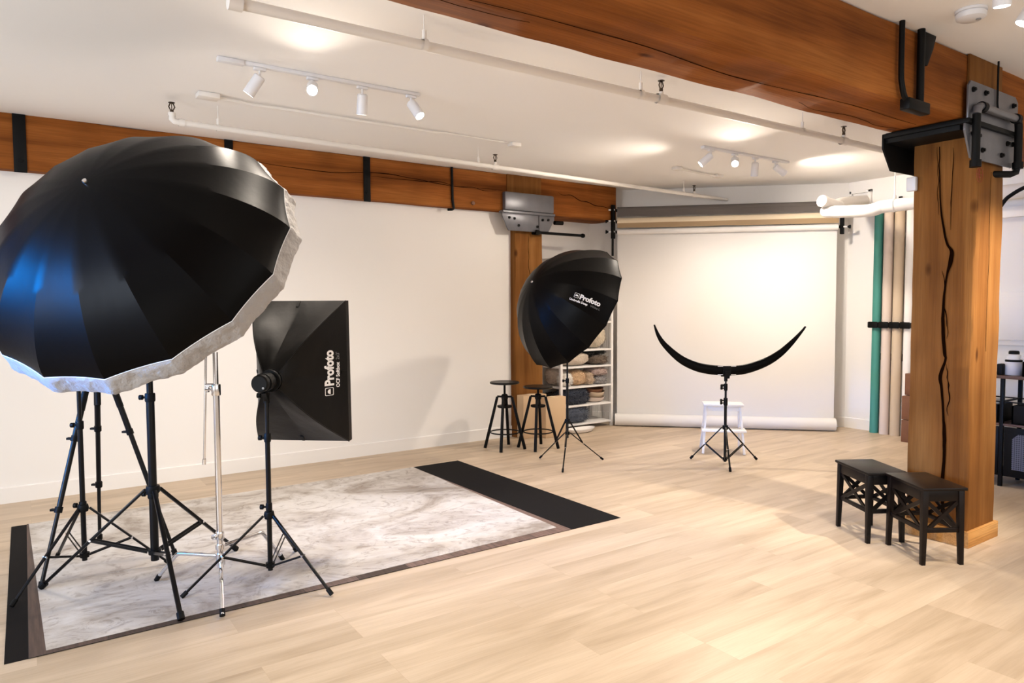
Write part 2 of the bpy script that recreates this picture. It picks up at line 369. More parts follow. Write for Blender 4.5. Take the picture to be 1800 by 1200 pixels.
# ------------------------------------------------------------------ timber beams and columns
def wobble_box(x0, x1, y0, y1, z0, z1, axis, amp=.006, step=.12, bev=.012):
    """a sawn timber: long box, its edges a little uneven"""
    m = MB(); lo = (x0, y0, z0)[axis]; hi = (x1, y1, z1)[axis]; n = max(2, int((hi-lo)/step))
    rng = [(x0, x1), (y0, y1), (z0, z1)]; (a0, a1), (b0, b1) = [rng[i] for i in range(3) if i != axis]
    prof = [(a0+bev, b0), (a1-bev, b0), (a1, b0+bev), (a1, b1-bev), (a1-bev, b1), (a0+bev, b1), (a0, b1-bev), (a0, b0+bev)]
    rings = []
    for i in range(n+1):
        t = lo+(hi-lo)*i/n; ring = []
        for k, (a, b) in enumerate(prof):
            d = noise.noise(Vector((t*2.3, k//2*5.1, x0)))*amp + noise.noise(Vector((t*9, k*3.7, 2)))*amp*.35
            ca, cb = (a0+a1)/2, (b0+b1)/2
            p = [a+(d if a > ca else -d), b+(d if b > cb else -d)]; p.insert(axis, t); ring.append(m.bm.verts.new(p))
        rings.append(ring)
    for r0, r1 in zip(rings, rings[1:]):
        for j in range(8): m.bm.faces.new([r0[j], r0[(j+1) % 8], r1[(j+1) % 8], r1[j]])
    m.bm.faces.new(rings[0][::-1]); m.bm.faces.new(rings[-1])
    return m
def crack(parent, pts, ws, u, n, name='crack'):
    """a drying crack: dark sliver along PTS on a face with normal N, widths WS measured along U"""
    m = MB(); u = Vector(u); n = Vector(n); L = []
    for p, wd in zip(pts, ws):
        p = Vector(p)
        L.append([m.bm.verts.new(p+u*wd+n*.0025), m.bm.verts.new(p+n*.0035), m.bm.verts.new(p-u*wd+n*.0025)])
    for a, b in zip(L, L[1:]):
        m.bm.faces.new([a[0], a[1], b[1], b[0]]); m.bm.faces.new([a[1], a[2], b[2], b[1]])
    return m.build(name, 'crack', parent, recalc=False)
def wander(p0, p1, n, amp, side, seed, wmax):
    p0 = Vector(p0); p1 = Vector(p1); side = Vector(side); P = []; W = []
    for i in range(n+1):
        t = i/n; P.append(p0.lerp(p1, t)+side*amp*noise.noise(Vector((t*5+seed, seed*3.1, 0)))); W.append(wmax*sin(pi*t)**.6*(.6+.5*noise.noise(Vector((t*11, seed, 4))))+.0006)
    return P, W

big = wobble_box(-3.5, 8.19, 1.93, 2.34, 2.565, H, 0).build('timber_beam', 'beamx', org=(0, 1.93, 2.565), angle=50)
tag(big, 'large fir timber beam crossing overhead and resting on the free-standing wooden column', 'beam')
for a, b, sd, wm in (((1.2, 2.16, 2.565), (4.4, 2.12, 2.565), 3, .004), ((.3, 2.24, 2.565), (1.6, 2.2, 2.565), 8, .003), ((3.4, 2.27, 2.565), (4.5, 2.25, 2.565), 5, .002)):
    P, W = wander(a, b, 40, .05, (0, 1, 0), sd, wm); crack(big, P, W, (0, 1, 0), (0, 0, -1.6))
lb = wobble_box(-3.5, 6.065, 6.50, 6.92, 2.535, H, 0).build('timber_beam', 'beamx', org=(0, 6.5, 2.535), angle=50)
tag(lb, 'long fir timber beam running along the top of the plain white wall', 'beam')
for a, b, sd, wm in (((1.6, 6.5, 2.80), (4.4, 6.5, 2.745), 3, .004), ((5.15, 6.5, 2.80), (6.05, 6.5, 2.66), 8, .006), ((.2, 6.5, 2.58), (1.2, 6.5, 2.60), 5, .003), ((2.84, 6.5, 2.77), (4.3, 6.5, 2.76), 9, .0035)):
    P, W = wander(a, b, 40, .05, (0, 0, 1), sd, wm); crack(lb, P, W, (0, 0, 1), (0, -1.6, 0))

# free-standing column
cr = thing('timber_column', 'free-standing square fir column with a long drying crack and oak base trim', 'column', (4.91, 2.11, 0))
wobble_box(4.72, 5.10, 1.93, 2.295, 0, 2.50, 2, .005).build('shaft', 'colz', cr, angle=50)
t = MB(); th = .016
t.box(4.70, 5.12, 1.91, 1.93, 0, .10, .002).box(4.70, 5.12, 2.295, 2.315, 0, .10, .002).box(4.70, 4.72, 1.93, 2.295, 0, .10, .002).box(5.10, 5.12, 1.93, 2.295, 0, .10, .002)
t.build('base_trim', 'oak', cr)
# the big crack on the face towards the room (x = 4.72)
CP = [(2.139, 2.47), (2.139, 2.358), (2.126, 2.114), (2.11, 1.993), (2.084, 1.872), (2.055, 1.821), (2.059, 1.755), (2.079, 1.671), (2.092, 1.545), (2.094, 1.36), (2.080, 1.19), (2.073, 1.15), (2.101, 1.046), (2.092, .962), (2.077, .80), (2.070, .681), (2.066, .54), (2.072, .405), (2.068, .28), (2.07, .12)]
CW = [.002, .003, .004, .006, .007, .011, .013, .006, .007, .010, .010, .007, .011, .008, .007, .011, .009, .011, .010, .008]
CC_ = catmull([(y, z, w_) for (y, z), w_ in zip(CP, CW)], 4); CP = [(q[0]+.004*noise.noise(Vector((q[1]*16, 3, 0))), q[1]) for q in CC_]; CW = [max(.0015, q[2]) for q in CC_]
crack(cr, [(4.72, y, z) for y, z in CP], CW, (0, 1, 0), (-2, 0, 0))
P, W = wander((4.72, 2.155, 2.47), (4.72, 2.135, 2.05), 12, .01, (0, 1, 0), 2, .002); crack(cr, P, W, (0, 1, 0), (-2, 0, 0))
P, W = wander((4.72, 2.06, 2.45), (4.72, 2.065, 1.95), 12, .01, (0, 1, 0), 6, .003); crack(cr, P, W, (0, 1, 0), (-2, 0, 0))
P, W = wander((4.72, 2.10, 1.70), (4.72, 2.066, 1.28), 20, .02, (0, 1, 0), 4, .004); crack(cr, P, W, (0, 1, 0), (-2, 0, 0))
P, W = wander((4.72, 2.065, 1.12), (4.72, 2.05, .80), 20, .02, (0, 1, 0), 7, .005); crack(cr, P, W, (0, 1, 0), (-2, 0, 0))
P, W = wander((4.90, 1.93, 2.30), (4.90, 1.93, 1.2), 26, .012, (1, 0, 0), 4, .0012); crack(cr, P, W, (1, 0, 0), (0, -2, 0))
# red timber stamp
m = MB(); cx, cz, rr = 4.752, 2.27, .040
m.tube([(cx+rr*c, 1.926, cz+rr*1.15*s_) for c, s_ in [(cos(a), sin(a)) for a in [2*pi*i/24 for i in range(25)]]], .0012, 5, cap=False)
for a, b in (((-.9, 0), (.9, 0)), ((0, .9), (0, -.9)), ((-.35, .5), (.4, .55)), ((-.3, -.4), (.4, -.4)), ((-.3, .8), (-.35, -.5))):
    m.tube([(cx+rr*a[0], 1.926, cz+rr*a[1]), (cx+rr*b[0], 1.926, cz+rr*b[1])], .0014, 5)
m.build('ink_stamp', 'red', cr)

cl = thing('timber_column', 'square fir column set into the white wall behind the two round bar stools', 'column', (4.75, 6.7, 0))
wobble_box(4.56, 4.95, 6.53, 6.918, 0, 2.50, 2, .004).build('shaft', 'colz', cl, angle=50)
P, W = wander((4.74, 6.53, 2.35), (4.77, 6.53, 1.55), 20, .02, (1, 0, 0), 2, .003); crack(cl, P, W, (1, 0, 0), (0, -2, 0))

# steel saddles
def saddle(name, label, x0, x1, yf, yb, z, both=True, m2='steel', upper=True):
    r = thing(name, label, 'bracket', ((x0+x1)/2, yf, z))
    w = x1-x0
    if upper: MB().prism([(x0+.03, z+.03), (x1-.02, z+.03), (x1-.02, z+.22), (x1-.06, z+.25), (x0+.06, z+.25), (x0+.03, z+.22)], 1, yf-.012, yf, .002).build('upper_plate', m2, r)
    MB().prism([(x0, z), (x1, z), (x1, z-.04), (x1-.09, z-.19), (x0+.08, z-.19), (x0, z-.04)], 1, yf-.012, yf, .002).build('lower_plate', m2, r)
    if both:
        MB().prism([(x0, z+.02), (x1, z+.02), (x1, z-.04), (x1-.09, z-.19), (x0+.10, z-.19), (x0, z-.06)], 1, yb, yb+.012, .002).build('back_plate', 'steelb', r)
    MB().box(x0, x1, yf-.03, yb+(.012 if both else 0), z, z+.028, .003).build('bearing_plate', 'steelb' if both else m2, r)
    for dx, dz in ((.09, -.05), (.16, -.055), (w-.17, -.05), (w-.09, -.045), (w*.3, -.13), (w*.66, -.13), (.08, .20), (w*.33, .205), (w-.1, .19))[:9 if upper else 6]:
        MB().lathe([(.016, 0), (.016, .010), (.010, .012), (.010, .020), (0, .021)], (x0+dx, yf-.012, z+dz), (0, -1, 0), 6).build('bolt', 'steelb', r)
    return r
sr = saddle('steel_bracket', 'grey bolted steel bracket joining the big beam to the free-standing column', 4.47, 5.20, 1.905, 2.36, 2.53)
MB().prism([(2.36, 2.565), (1.93, 2.565), (1.93, 2.50), (2.36, 2.50)], 0, 4.49, 5.18, .003).build('cap_block', 'steelb', sr)
sl = saddle('steel_bracket', 'grey bolted steel bracket on the wall column under the long beam', 4.345, 5.065, 6.47, 6.53, 2.515, both=False, upper=False)
MB().box(4.37, 5.05, 6.440, 6.50, 2.545, 2.745, .014).build('cover_box', 'steel', sl)
# corbel blocks beside bracket: vertical grain pieces on the beams
b_ = MB().box(4.43, 4.90, 6.488, 6.50, 2.745, H-.002, .002); o = b_.build('packing_block', 'colz', lb)
b_ = MB().box(4.56, 5.0, 1.916, 1.93, 2.70, H-.002, .002); o = b_.build('packing_block', 'colz', big)

# straps on the long beam
for x0, x1 in ((-.02, .062), (1.478, 1.548), (2.752, 2.822)):
    r = thing('beam_strap', {-.02: 'flat black steel strap on the long beam, nearest the left end', 1.478: 'flat black steel strap on the long beam just beyond the blue-black umbrella', 2.752: 'flat black steel strap on the long beam above bare white wall'}[x0], 'strap', (x0, 6.49, 2.51), 'black straps on the long beam')
    MB().box(x0, x1, 6.488, 6.50, 2.512, H-.002, .002).build('plate', 'steelb', r)
    MB().lathe([(.016, 0), (.016, .01), (0, .012)], ((x0+x1)/2, 6.488, 2.60), (0, -1, 0), 6).build('bolt', 'steelb', r)
def hook_pipe():
    r = MB().tube([(3.73, 6.485, H-.002), (3.735, 6.485, 2.60), (3.75, 6.485, 2.515), (3.74, 6.50, 2.508), (3.70, 6.53, 2.505)], .014, 10).build('thin_conduit', 'black', org=(3.73, 6.485, H))
    tag(r, 'thin black conduit running down the long beam between strap and bracket', 'conduit')
hook_pipe()
o = MB().lathe([(.022, 0), (.02, .02), (0, .022)], (3.99, 6.50, 2.59), (0, -1, 0), 12).build('knob', 'wdark', lb)

# iron pipe arm on the wall column
r = thing('iron_pipe', 'black iron pipe arm sticking out level from the wall column', 'pipe', (4.80, 6.45, 2.32))
MB().tube([(4.80, 6.45, 2.32), (5.46, 6.42, 2.315)], .016, 12).build('pipe', 'black', r)
MB().lathe([(.028, -.02), (.03, 0), (.028, .03), (.02, .05)], (4.80, 6.45, 2.32), (1, 0, 0), 16).build('elbow', 'black', r)
MB().tube([(4.81, 6.45, 2.32), (4.81, 6.528, 2.32)], .02, 12).build('flange', 'black', r)
MB().lathe([(0, -.02), (.022, -.018), (.026, 0), (.022, .02), (0, .024)], (5.46, 6.42, 2.315), (1, 0, 0), 16).build('end_cap', 'black', r)
MB().tube([(4.84, 6.452, 2.34), (4.84, 6.452, 2.52)], .003, 6).build('wire', 'black', r)
o = MB().tube([(5.10, 6.50, 2.452), (5.22, 6.50, 2.455)], .024, 14).build('pipe_stub', 'black', org=(5.1, 6.5, 2.45)); tag(o, 'short black pipe stub under the long beam beside the steel bracket', 'pipe')

# black pipes around the right bracket
r = thing('iron_piping', 'charcoal pipe bent like a gate in front of the steel bracket of the free-standing column', 'pipe', (4.8, 1.84, 2.5))
MB().tube([(4.53, 1.86, 2.30), (4.53, 1.86, 2.58)], .022, 14).build('pipe', 'steelb', r)
MB().tube([(4.53, 1.86, 2.58), (4.54, 1.86, 2.615), (4.57, 1.86, 2.63), (5.06, 1.86, 2.63)], .022, 14).build('pipe', 'steel', r)
MB().tube([(5.06, 1.86, 2.63), (5.10, 1.86, 2.62), (5.11, 1.86, 2.58), (5.11, 1.86, 2.33)], .022, 14).build('pipe', 'steelb', r)
MB().tube([(5.11, 1.86, 2.36), (5.11, 1.87, 2.31), (5.06, 1.88, 2.295), (4.87, 2.0, 2.295)], .02, 14).build('pipe', 'steelb', r)
for p, a in (((4.53, 1.86, 2.30), (0, 0, 1)), ((5.11, 1.86, 2.35), (0, 0, 1)), ((4.60, 1.86, 2.63), (1, 0, 0)), ((5.07, 1.86, 2.63), (1, 0, 0))):
    MB().lathe([(0, -.022), (.03, -.02), (.03, .02), (0, .022)], p, a, 16).build('coupling', 'steelb', r)
MB().tube([(4.86, 1.885, H), (4.86, 1.885, 2.70), (4.855, 1.875, 2.62)], .006, 8).build('wire', 'steelb', r)
# conduits on the big beam
r = thing('conduit_loop', 'pair of black conduits dropping down the big beam into a junction box', 'conduit', (3.85, 1.9, 2.53))
MB().tube(catmull([(3.755, 1.90, H), (3.755, 1.90, 2.70), (3.765, 1.90, 2.63), (3.80, 1.90, 2.565), (3.88, 1.90, 2.545)], 5), .014, 12).build('conduit', 'black', r)
MB().tube([(3.955, 1.90, H), (3.955, 1.90, 2.53)], .019, 12).build('conduit', 'black', r)
MB().box(3.80, 4.02, 1.875, 1.928, 2.505, 2.565, .006).build('junction_box', 'black', r)
MB().prism([(3.99, H-.002), (4.12, H-.002), (4.09, 2.87), (4.03, 2.77), (4.0, 2.77)], 1, 1.90, 1.929, .002).build('gusset', 'steelb', r)

# ------------------------------------------------------------------ ceiling: pipes, tracks, detector
def sprinkler(parent, p, down=False):
    m = MB(); x, y, z = p
    m.lathe([(.012, 0), (.012, .02), (.006, .022)], p, (0, 0, 1), 10)
    m.tube([(x-.010, y, z+.02), (x-.019, y, z+.04), (x-.010, y, z+.062), (x, y, z+.066)], .004, 6)
    m.tube([(x+.010, y, z+.02), (x+.019, y, z+.04), (x+.010, y, z+.062), (x, y, z+.066)], .004, 6)
    m.lathe([(.003, .02), (.003, .066)], p, (0, 0, 1), 6); m.lathe([(0, .072), (.022, .070), (.022, .067), (0, .066)], p, (0, 0, 1), 12)
    m.build('sprinkler_head', 'bronze', parent)
def hanger(parent, x, y, z, r):
    MB().tube([(x, y, z+r), (x, y, H-.001)], .004, 6).build('hanger_rod', 'pipe', parent)
    MB().lathe([(r+.004, -.012), (r+.004, .012)], (x, y, z), (1, 0, 0), 14).tube([(x, y, z+r), (x, y, z+r+.045)], .011, 8).build('hanger_clip', 'pipe', parent)
r = thing('sprinkler_pipe', 'white sprinkler pipe hung near the long beam with three bronze heads', 'pipe', (1, 5.5, 2.785))
f3 = lambda x: 5.43+(x-.9)*.045
MB().tube([(.895, f3(.9), 2.84), (.895, f3(.9), 2.80), (.91, f3(.9), 2.788), (.94, f3(.9), 2.785), (7.18, f3(7.18), 2.785)], .020, 14).build('pipe', 'pipe', r)
MB().lathe([(.026, -.02), (.026, .02)], (.955, f3(.95), 2.785), (1, 0, 0), 14).lathe([(.025, -.01), (.025, .015)], (.895, f3(.9), 2.83), (0, 0, 1), 14).build('elbow', 'pipe', r)
sprinkler(r, (.895, f3(.9), 2.845))
for x in (3.66, 6.55):
    MB().lathe([(.026, -.03), (.026, .03)], (x, f3(x), 2.785), (1, 0, 0), 14).tube([(x, f3(x), 2.785), (x, f3(x), 2.83)], .014, 10).build('tee', 'pipe', r)
    sprinkler(r, (x, f3(x), 2.83))
for x in (1.20, 3.47, 6.36): hanger(r, x, f3(x), 2.785, .02)
r = thing('sprinkler_pipe', 'white sprinkler pipe running under the ceiling beside the overhead beam', 'pipe', (1, 3.2, 2.80))
MB().tube([(.77, 3.22, 2.80), (8.19, 3.19, 2.80)], .025, 14).build('pipe', 'pipe', r)
MB().lathe([(0, -.03), (.034, -.028), (.034, .03)], (.79, 3.22, 2.80), (1, 0, 0), 14).build('elbow', 'pipe', r)
for x in (3.37, 5.45):
    MB().lathe([(.032, -.035), (.032, .035)], (x, 3.2, 2.80), (1, 0, 0), 14).tube([(x, 3.2, 2.80), (x, 3.2, 2.845)], .015, 10).build('tee', 'pipe', r)
    sprinkler(r, (x, 3.2, 2.845))
for x in (1.69, 3.19, 4.89): hanger(r, x, 3.2, 2.80, .025)

def conduit(name, label, pts, rr, boxes):
    r = thing(name, label, 'conduit', pts[0])
    MB().tube(pts, rr, 10).build('cable', 'pipe', r)
    for (x, y), (sx, sy) in boxes: MB().box(x-sx, x+sx, y-sy, y+sy, H-.035, H-.001, .006).build('junction_box', 'pipe', r)
zc = H-.020
conduit('surface_conduit', 'long white surface conduit with round box on the ceiling near the first light track', [(1.13, 5.18, zc), (1.3, 5.19, zc), (1.36, 5.215, zc), (1.55, 5.20, zc), (2.85, 5.21, zc), (2.95, 5.21, H-.01), (3.58, 5.225, H-.01)], [.011]*5+[.006, .006], [((1.08, 5.18), (.07, .05)), ((3.65, 5.227), (.05, .04))])
conduit('surface_conduit', 'short white surface conduit on the ceiling near the far light track', [(5.76, 5.19, zc), (5.9, 5.2, zc), (6.15, 5.235, zc), (6.38, 5.24, zc)], .011, [((5.71, 5.185), (.045, .04)), ((6.43, 5.242), (.05, .04))])

LENS = []
def track(label, x0, x1, y, heads, pw, pre, cone=150):
    r = thing('light_track', label, 'track', (x0, y, H))
    MB().box(x0, x1, y-.017, y+.017, H-.022, H-.001, .002).build('rail', 'plast', r)
    MB().box(x0-.03, x0+.12, y-.022, y+.022, H-.028, H-.001, .004).build('feed_box', 'plast', r)
    for i, (hx, d, lab) in enumerate(heads):
        d = Vector(d).normalized(); pv = Vector((hx, y, H-.075)); c = pv + d*.03
        h = thing('track_spotlight', lab, 'lamp', (hx, y, H-.022), pre)
        MB().box(hx-.035, hx+.035, y-.014, y+.014, H-.040, H-.023, .003).tube([(hx, y, H-.035), (hx, y, H-.075)], .007, 8).build('arm', 'plast', h)
        MB().lathe([(0, -.035), (.026, -.035), (.034, -.028), (.035, .095), (.031, .095), (.031, .082)], c, d, 24).build('housing', 'plast', h)
        MB().lathe([(0, .083), (.0305, .083)], c, d, 24).build('lens', 'lamp', h)
        spot('track_lamp', c+d*.10, d, pw[i], cone[i] if hasattr(cone, '__len__') else cone, .85, .05)
R_ = RT
track('white ceiling light track nearest the big blue-black umbrella', 1.0, 2.27, 4.385,
  [(1.21, R_*-.6+Vector((0, 0, -.85)), 'spotlight at the end of the near track, tilted away towards the window end'),
   (1.53, Vector((-.33, -.88, -.5)), 'glaring spotlight of the near track aimed at the camera'),
   (1.86, Vector((.05, .25, -1)), 'spotlight of the near track hanging almost straight down'),
   (2.21, R_*.45+Vector((-.15, -.3, -.75)), 'lit spotlight at the far end of the near track, tilted down')],
  [46, 46, 66, 78], 'spotlights on the near track', (140, 112, 130, 140))
track('white ceiling light track in front of the paper backdrop', 5.17, 6.44, 4.37,
  [(5.26, R_*-.75+Vector((0, .1, -.7)), 'spotlight of the far track nearest the wall column side, tilted sideways'),
   (5.60, Vector((-.68, -.56, -.5)), 'glaring spotlight of the far track aimed at the camera'),
   (5.91, Vector((.3, .3, -1)), 'spotlight of the far track hanging straight down'),
   (6.23, R_*.8+Vector((.1, .1, -.55)), 'spotlight of the far track nearest the vertical paper rolls, tilted sideways')],
  [62, 72, 108, 58], 'spotlights on the far track', (150, 112, 130, 150))
track('white ceiling light track beyond the overhead beam by the smoke detector', 2.2, 4.1, 1.32,
  [(2.45, Vector((-.3, -.2, -1)), 'spotlight of the beam-side track outside the photo frame'),
   (3.42, Vector((.12, .05, -1)), 'lit spotlight beside the smoke detector'),
   (3.80, Vector((-.25, .35, -.8)), 'lit spotlight at the frame edge beyond the smoke detector')],
  [40, 60, 100], 'spotlights on the beam-side track', 92)

track('added unseen light track brightening the bracket side of the wooden column', 4.6, 5.6, .4,
  [(5.0, Vector((-.05, 1.53, -1.6)), 'added spotlight brightening one face of the wooden column')], [290], 'added spotlights on the unseen track', 46)  # track and spot added out of view to brighten the column's near face
r = thing('smoke_detector', 'round white smoke detector on the ceiling beyond the overhead beam', 'detector', (3.90, 1.64, H))
MB().lathe([(0, 0), (.07, 0), (.07, -.012), (.062, -.014), (.062, -.018), (.068, -.020), (.064, -.040), (.05, -.048), (0, -.050)], (3.90, 1.64, H-.001), (0, 0, 1), 40).build('housing', 'plast', r)
MB().lathe([(.012, 0), (.012, -.003), (0, -.003)], (3.91, 1.61, H-.051), (0, 0, 1), 12).build('test_button', 'grey', r)
r = thing('wall_sensor', 'small white sensor box fixed high on the free-standing column', 'sensor', (4.71, 2.30, 2.26))
MB().box(4.685, 4.718, 2.265, 2.325, 2.215, 2.305, .008).build('housing', 'plast', r)

# ------------------------------------------------------------------ floor mats
o = MB().box(-.115, 3.415, 3.605, 5.872, .0005, .003).build('floor_mat', 'mat_', org=(-.115, 3.605, 0)); tag(o, 'black rubber mat lying lowest under the grey plaster-look floor sheet', 'mat')
mm = MB()
mm._add([(x, y, z) for z in (.0031, .0045) for x, y in ((-.03, 3.600), (2.965, 3.603), (2.93, 5.868), (-.028, 5.876))], [(3, 2, 1, 0), (4, 5, 6, 7), (0, 1, 5, 4), (1, 2, 6, 5), (2, 3, 7, 6), (3, 0, 4, 7)])
o = mm.build('floor_sheet', 'darkplank', org=(-.03, 3.6, 0)); tag(o, 'dark brown plank-look floor sheet peeking out around the grey sheet', 'floor sheet')
mm = MB(); n = 60; L1 = []
def gp(u, v):
    a = Vector((.034, 3.638, 0)).lerp(Vector((2.905, 3.688, 0)), u); b = Vector((-.016, 5.868, 0)).lerp(Vector((2.928, 5.862, 0)), u); p = a.lerp(b, v)
    if u > .99: p.x += .012*noise.noise(Vector((v*7, 0, 3)))
    return p
for zz in (.0046, .0062):
    L1.append([[mm.bm.verts.new(gp(i/n, j/40)+Vector((0, 0, zz+(.0012*abs(noise.noise(Vector((i*.3, j*.3, 1)))) if zz > .005 else 0)))) for j in range(41)] for i in range(n+1)])
for i in range(n):
    for j in range(40): mm.bm.faces.new([L1[1][i][j], L1[1][i+1][j], L1[1][i+1][j+1], L1[1][i][j+1]])
rim = [(i, 0) for i in range(n)]+[(n, j) for j in range(40)]+[(i, 40) for i in range(n, 0, -1)]+[(0, j) for j in range(40, 0, -1)]
for (a, b), (c, d) in zip(rim, rim[1:]+rim[:1]): mm.bm.faces.new([L1[0][a][b], L1[0][c][d], L1[1][c][d], L1[1][a][b]])
o = mm.build('floor_sheet', 'plaster', org=(0, 3.63, 0)); tag(o, 'grey-white plaster-look floor sheet under the light stands', 'floor sheet')

# ------------------------------------------------------------------ light stands
def pole(parent, c, segs, m='alum'):
    """segs: list of (z0, z1, r)"""
    for i, (z0, z1, rr) in enumerate(segs):
        MB().cyl((c[0], c[1], z0), (c[0], c[1], z1), rr, n=16).build('pole_section', m, parent)
def collar(parent, c, z, rr, h=.045, knob=True, d=None, m='blackm', name='collar'):
    mb = MB().lathe([(0, -h/2), (rr*.93, -h/2), (rr, -h/2+.006), (rr, h/2-.006), (rr*.93, h/2), (0, h/2)], (c[0], c[1], z), (0, 0, 1), 16)
    k = mb.build(name, m, parent)
    if knob:
        d = Vector(d or (-RT)).normalized(); p = Vector((c[0], c[1], z))
        MB().lathe([(.006, rr*.8), (.006, rr+.012), (.014, rr+.014), (.014, rr+.030), (0, rr+.032)], p, d, 10).build('knob', m, k)
    return k
def tripod_base(parent, c, feet, zt, zl, rp, rl, brace=.52, legm='alum', strut_up=False, foot_r=None):
    c = Vector((c[0], c[1], 0)); fr = foot_r or rl*1.35
    MB().lathe([(0, -.02), (rp+.012, -.018), (rp+.016, 0), (rp+.012, .02), (0, .022)], c+Vector((0, 0, zt)), (0, 0, 1), 16).build('upper_hub', 'blackm', parent)
    MB().lathe([(0, -.016), (rp+.010, -.014), (rp+.012, .012), (0, .014)], c+Vector((0, 0, zl)), (0, 0, 1), 16).build('lower_hub', 'blackm', parent)
    for f in feet:
        f = Vector((f[0], f[1], fr*.9)); d = (f-c); d.z = 0; d.normalize(); s = Vector((-d.y, d.x, 0))
        zt_, zl_ = (zl, zt) if strut_up else (zt, zl)
        top = c+d*(rp+.018)+Vector((0, 0, zt_)); lg = MB().bar(top, f, rl*1.7, rl*1.25, bev=rl*.3).build('leg', legm, parent)
        MB().tube([f+(top-f).normalized()*.035, f], fr, 10).build('foot', 'blackm', lg)
        mid = top.lerp(f, brace); lo = c+d*(rp+.012)+Vector((0, 0, zl_))
        mb = MB()
        for sg in (-1, 1): mb.bar(lo+s*rl*1.05*sg, mid+s*rl*1.05*sg, .003, rl*1.1)
        mb.build('brace', legm, lg)
        MB().tube([mid-s*rl*1.4, mid+s*rl*1.4], .006, 8).build('rivet', 'chrome', lg)

def stand(label, c, feet, zt, zl, rp, rl, segs, collars, **k):
    r = thing('light_stand', label, 'stand', (c[0], c[1], 0))
    tripod_base(r, c, feet, zt, zl, rp, rl, **k); pole(r, c, segs)
    for z, rr in collars: collar(r, c, z, rr)
    return r
stand('thick black light stand carrying the big blue-black umbrella', (.541, 4.174), [(.029, 4.458), (.571, 3.604), (1.028, 4.472)], .525, .188, .021, .013,
      [(.14, 1.03, .021), (1.0, 1.66, .0165)], [(1.02, .026), (.50, .027)])
stand('black light stand with two clamps standing behind the big umbrella stand', (.238, 4.552), [(-.097, 4.271), (.118, 4.976), (.655, 4.457)], .385, .122, .0135, .009,
      [(.09, .86, .0135), (.84, 1.05, .011)], [(.85, .019), (.40, .019)])
stand('black light stand holding the rectangular softbox', (1.067, 3.879), [(.621, 3.896), (1.266, 3.482), (1.323, 4.244)], .365, .09, .0125, .009,
      [(.06, .80, .0135), (.78, 1.03, .0105)], [(.79, .018), (.41, .017)])
stand('thin black light stand carrying the black umbrella by the stools', (4.182, 5.139), [(4.11, 5.477), (3.923, 4.888), (4.562, 5.062)], .408, .295, .011, .0075,
      [(.25, .80, .012), (.78, 1.44, .009)], [(.79, .016)], strut_up=True, brace=.38)
rs = stand('black light stand under the crescent light before the paper backdrop', (5.392, 4.281), [(5.277, 4.599), (5.149, 4.029), (5.757, 4.199)], .344, .047, .0125, .009,
      [(.02, .60, .0135), (.58, .72, .0105), (.70, .80, .008)], [(.60, .019), (.575, .019), (.715, .017), (.735, .017)])

# camera tripod
r = thing('tall_tripod', 'tall black three-section tripod with its top hidden behind the big umbrella', 'tripod', (.345, 4.757, 0))
ap = Vector((.345, 4.757, 1.17))
MB().lathe([(0, -.05), (.03, -.045), (.045, -.01), (.045, .02), (.03, .04), (0, .045)], ap, (0, 0, 1), 20).build('spider', 'blackm', r)
MB().cyl(ap-Vector((0, 0, .24)), ap+Vector((0, 0, .08)), .014, n=14).build('centre_column', 'alum', r)
MB().box(ap.x-.035, ap.x+.035, ap.y-.03, ap.y+.03, ap.z+.08, ap.z+.15, .01).build('head', 'blackm', r)
for f in ((.03, 4.467), (.358, 5.195), (.706, 4.605)):
    f = Vector((*f, .012)); d = Vector((f.x-ap.x, f.y-ap.y, 0)).normalized(); top = ap+d*.04
    P_ = lambda t: top.lerp(f, t)
    lg = MB().tube([P_(0), P_(.36)], .0165, 12).build('leg', 'alum', r)
    MB().tube([P_(.34), P_(.68)], .0135, 12).build('middle_section', 'alum', lg)
    MB().tube([P_(.66), P_(1)], .0105, 12).build('lower_section', 'alum', lg)
    MB().tube([P_(.09), P_(.22)], .0185, 12).build('grip', 'blackm', lg)
    MB().tube([P_(.975), P_(1)], .016, 12).build('foot', 'blackm', lg)
    for tt in (.35, .67):
        q = P_(tt); ax = (f-top).normalized(); sd = ax.cross(Vector((0, 0, 1))).normalized()
        MB().lathe([(0, -.018), (.020, -.016), (.020, .016), (0, .018)], q, ax, 12).bar(q, q-RT*.042, .022, .012).build('clamp', 'blackm', lg)

# chrome stand
r = thing('chrome_stand', 'shiny chrome stand with bent legs between umbrella and softbox', 'stand', (.829, 3.965, 0))
c = (.829, 3.965)
MB().cyl((*c, .10), (*c, 1.07), .0165, n=20).build('pole_section', 'chrome', r)
MB().cyl((*c, 1.05), (*c, 1.26), .0135, n=20).build('pole_section', 'chrome', r)
k = collar(r, c, 1.06, .024, .06, m='chrome'); collar(r, c, .275, .023, .04, m='chrome', d=(-.6, -.5, .1), name='leg_lock'); collar(r, c, .15, .022, .03, knob=False, m='chrome')
for (fx, fy), zh in (((.744, 3.549), .13), ((.551, 4.23), .165), ((1.214, 4.15), .215)):
    f = Vector((fx, fy, .014)); C3 = Vector((*c, zh)); d = (f-C3); d.z = 0; Ld = d.length; d.normalize()
    a = C3+d*.02; b = C3+d*(Ld*.62)
    b2 = b+d*.02+Vector((0, 0, -.008)); b3 = b2.lerp(f, .06)
    lg = MB().tube([a, b, b2, b3, f], .0105, 12).build('leg', 'chrome', r)
    MB().tube([f+(b3-f).normalized()*.03, f-Vector((0, 0, .006))], .0135, 12).build('foot', 'blackm', lg)
    MB().lathe([(0, -.014), (.024, -.013), (.024, .013), (0, .014)], C3, (0, 0, 1), 20).build('leg_ring', 'chrome', lg)
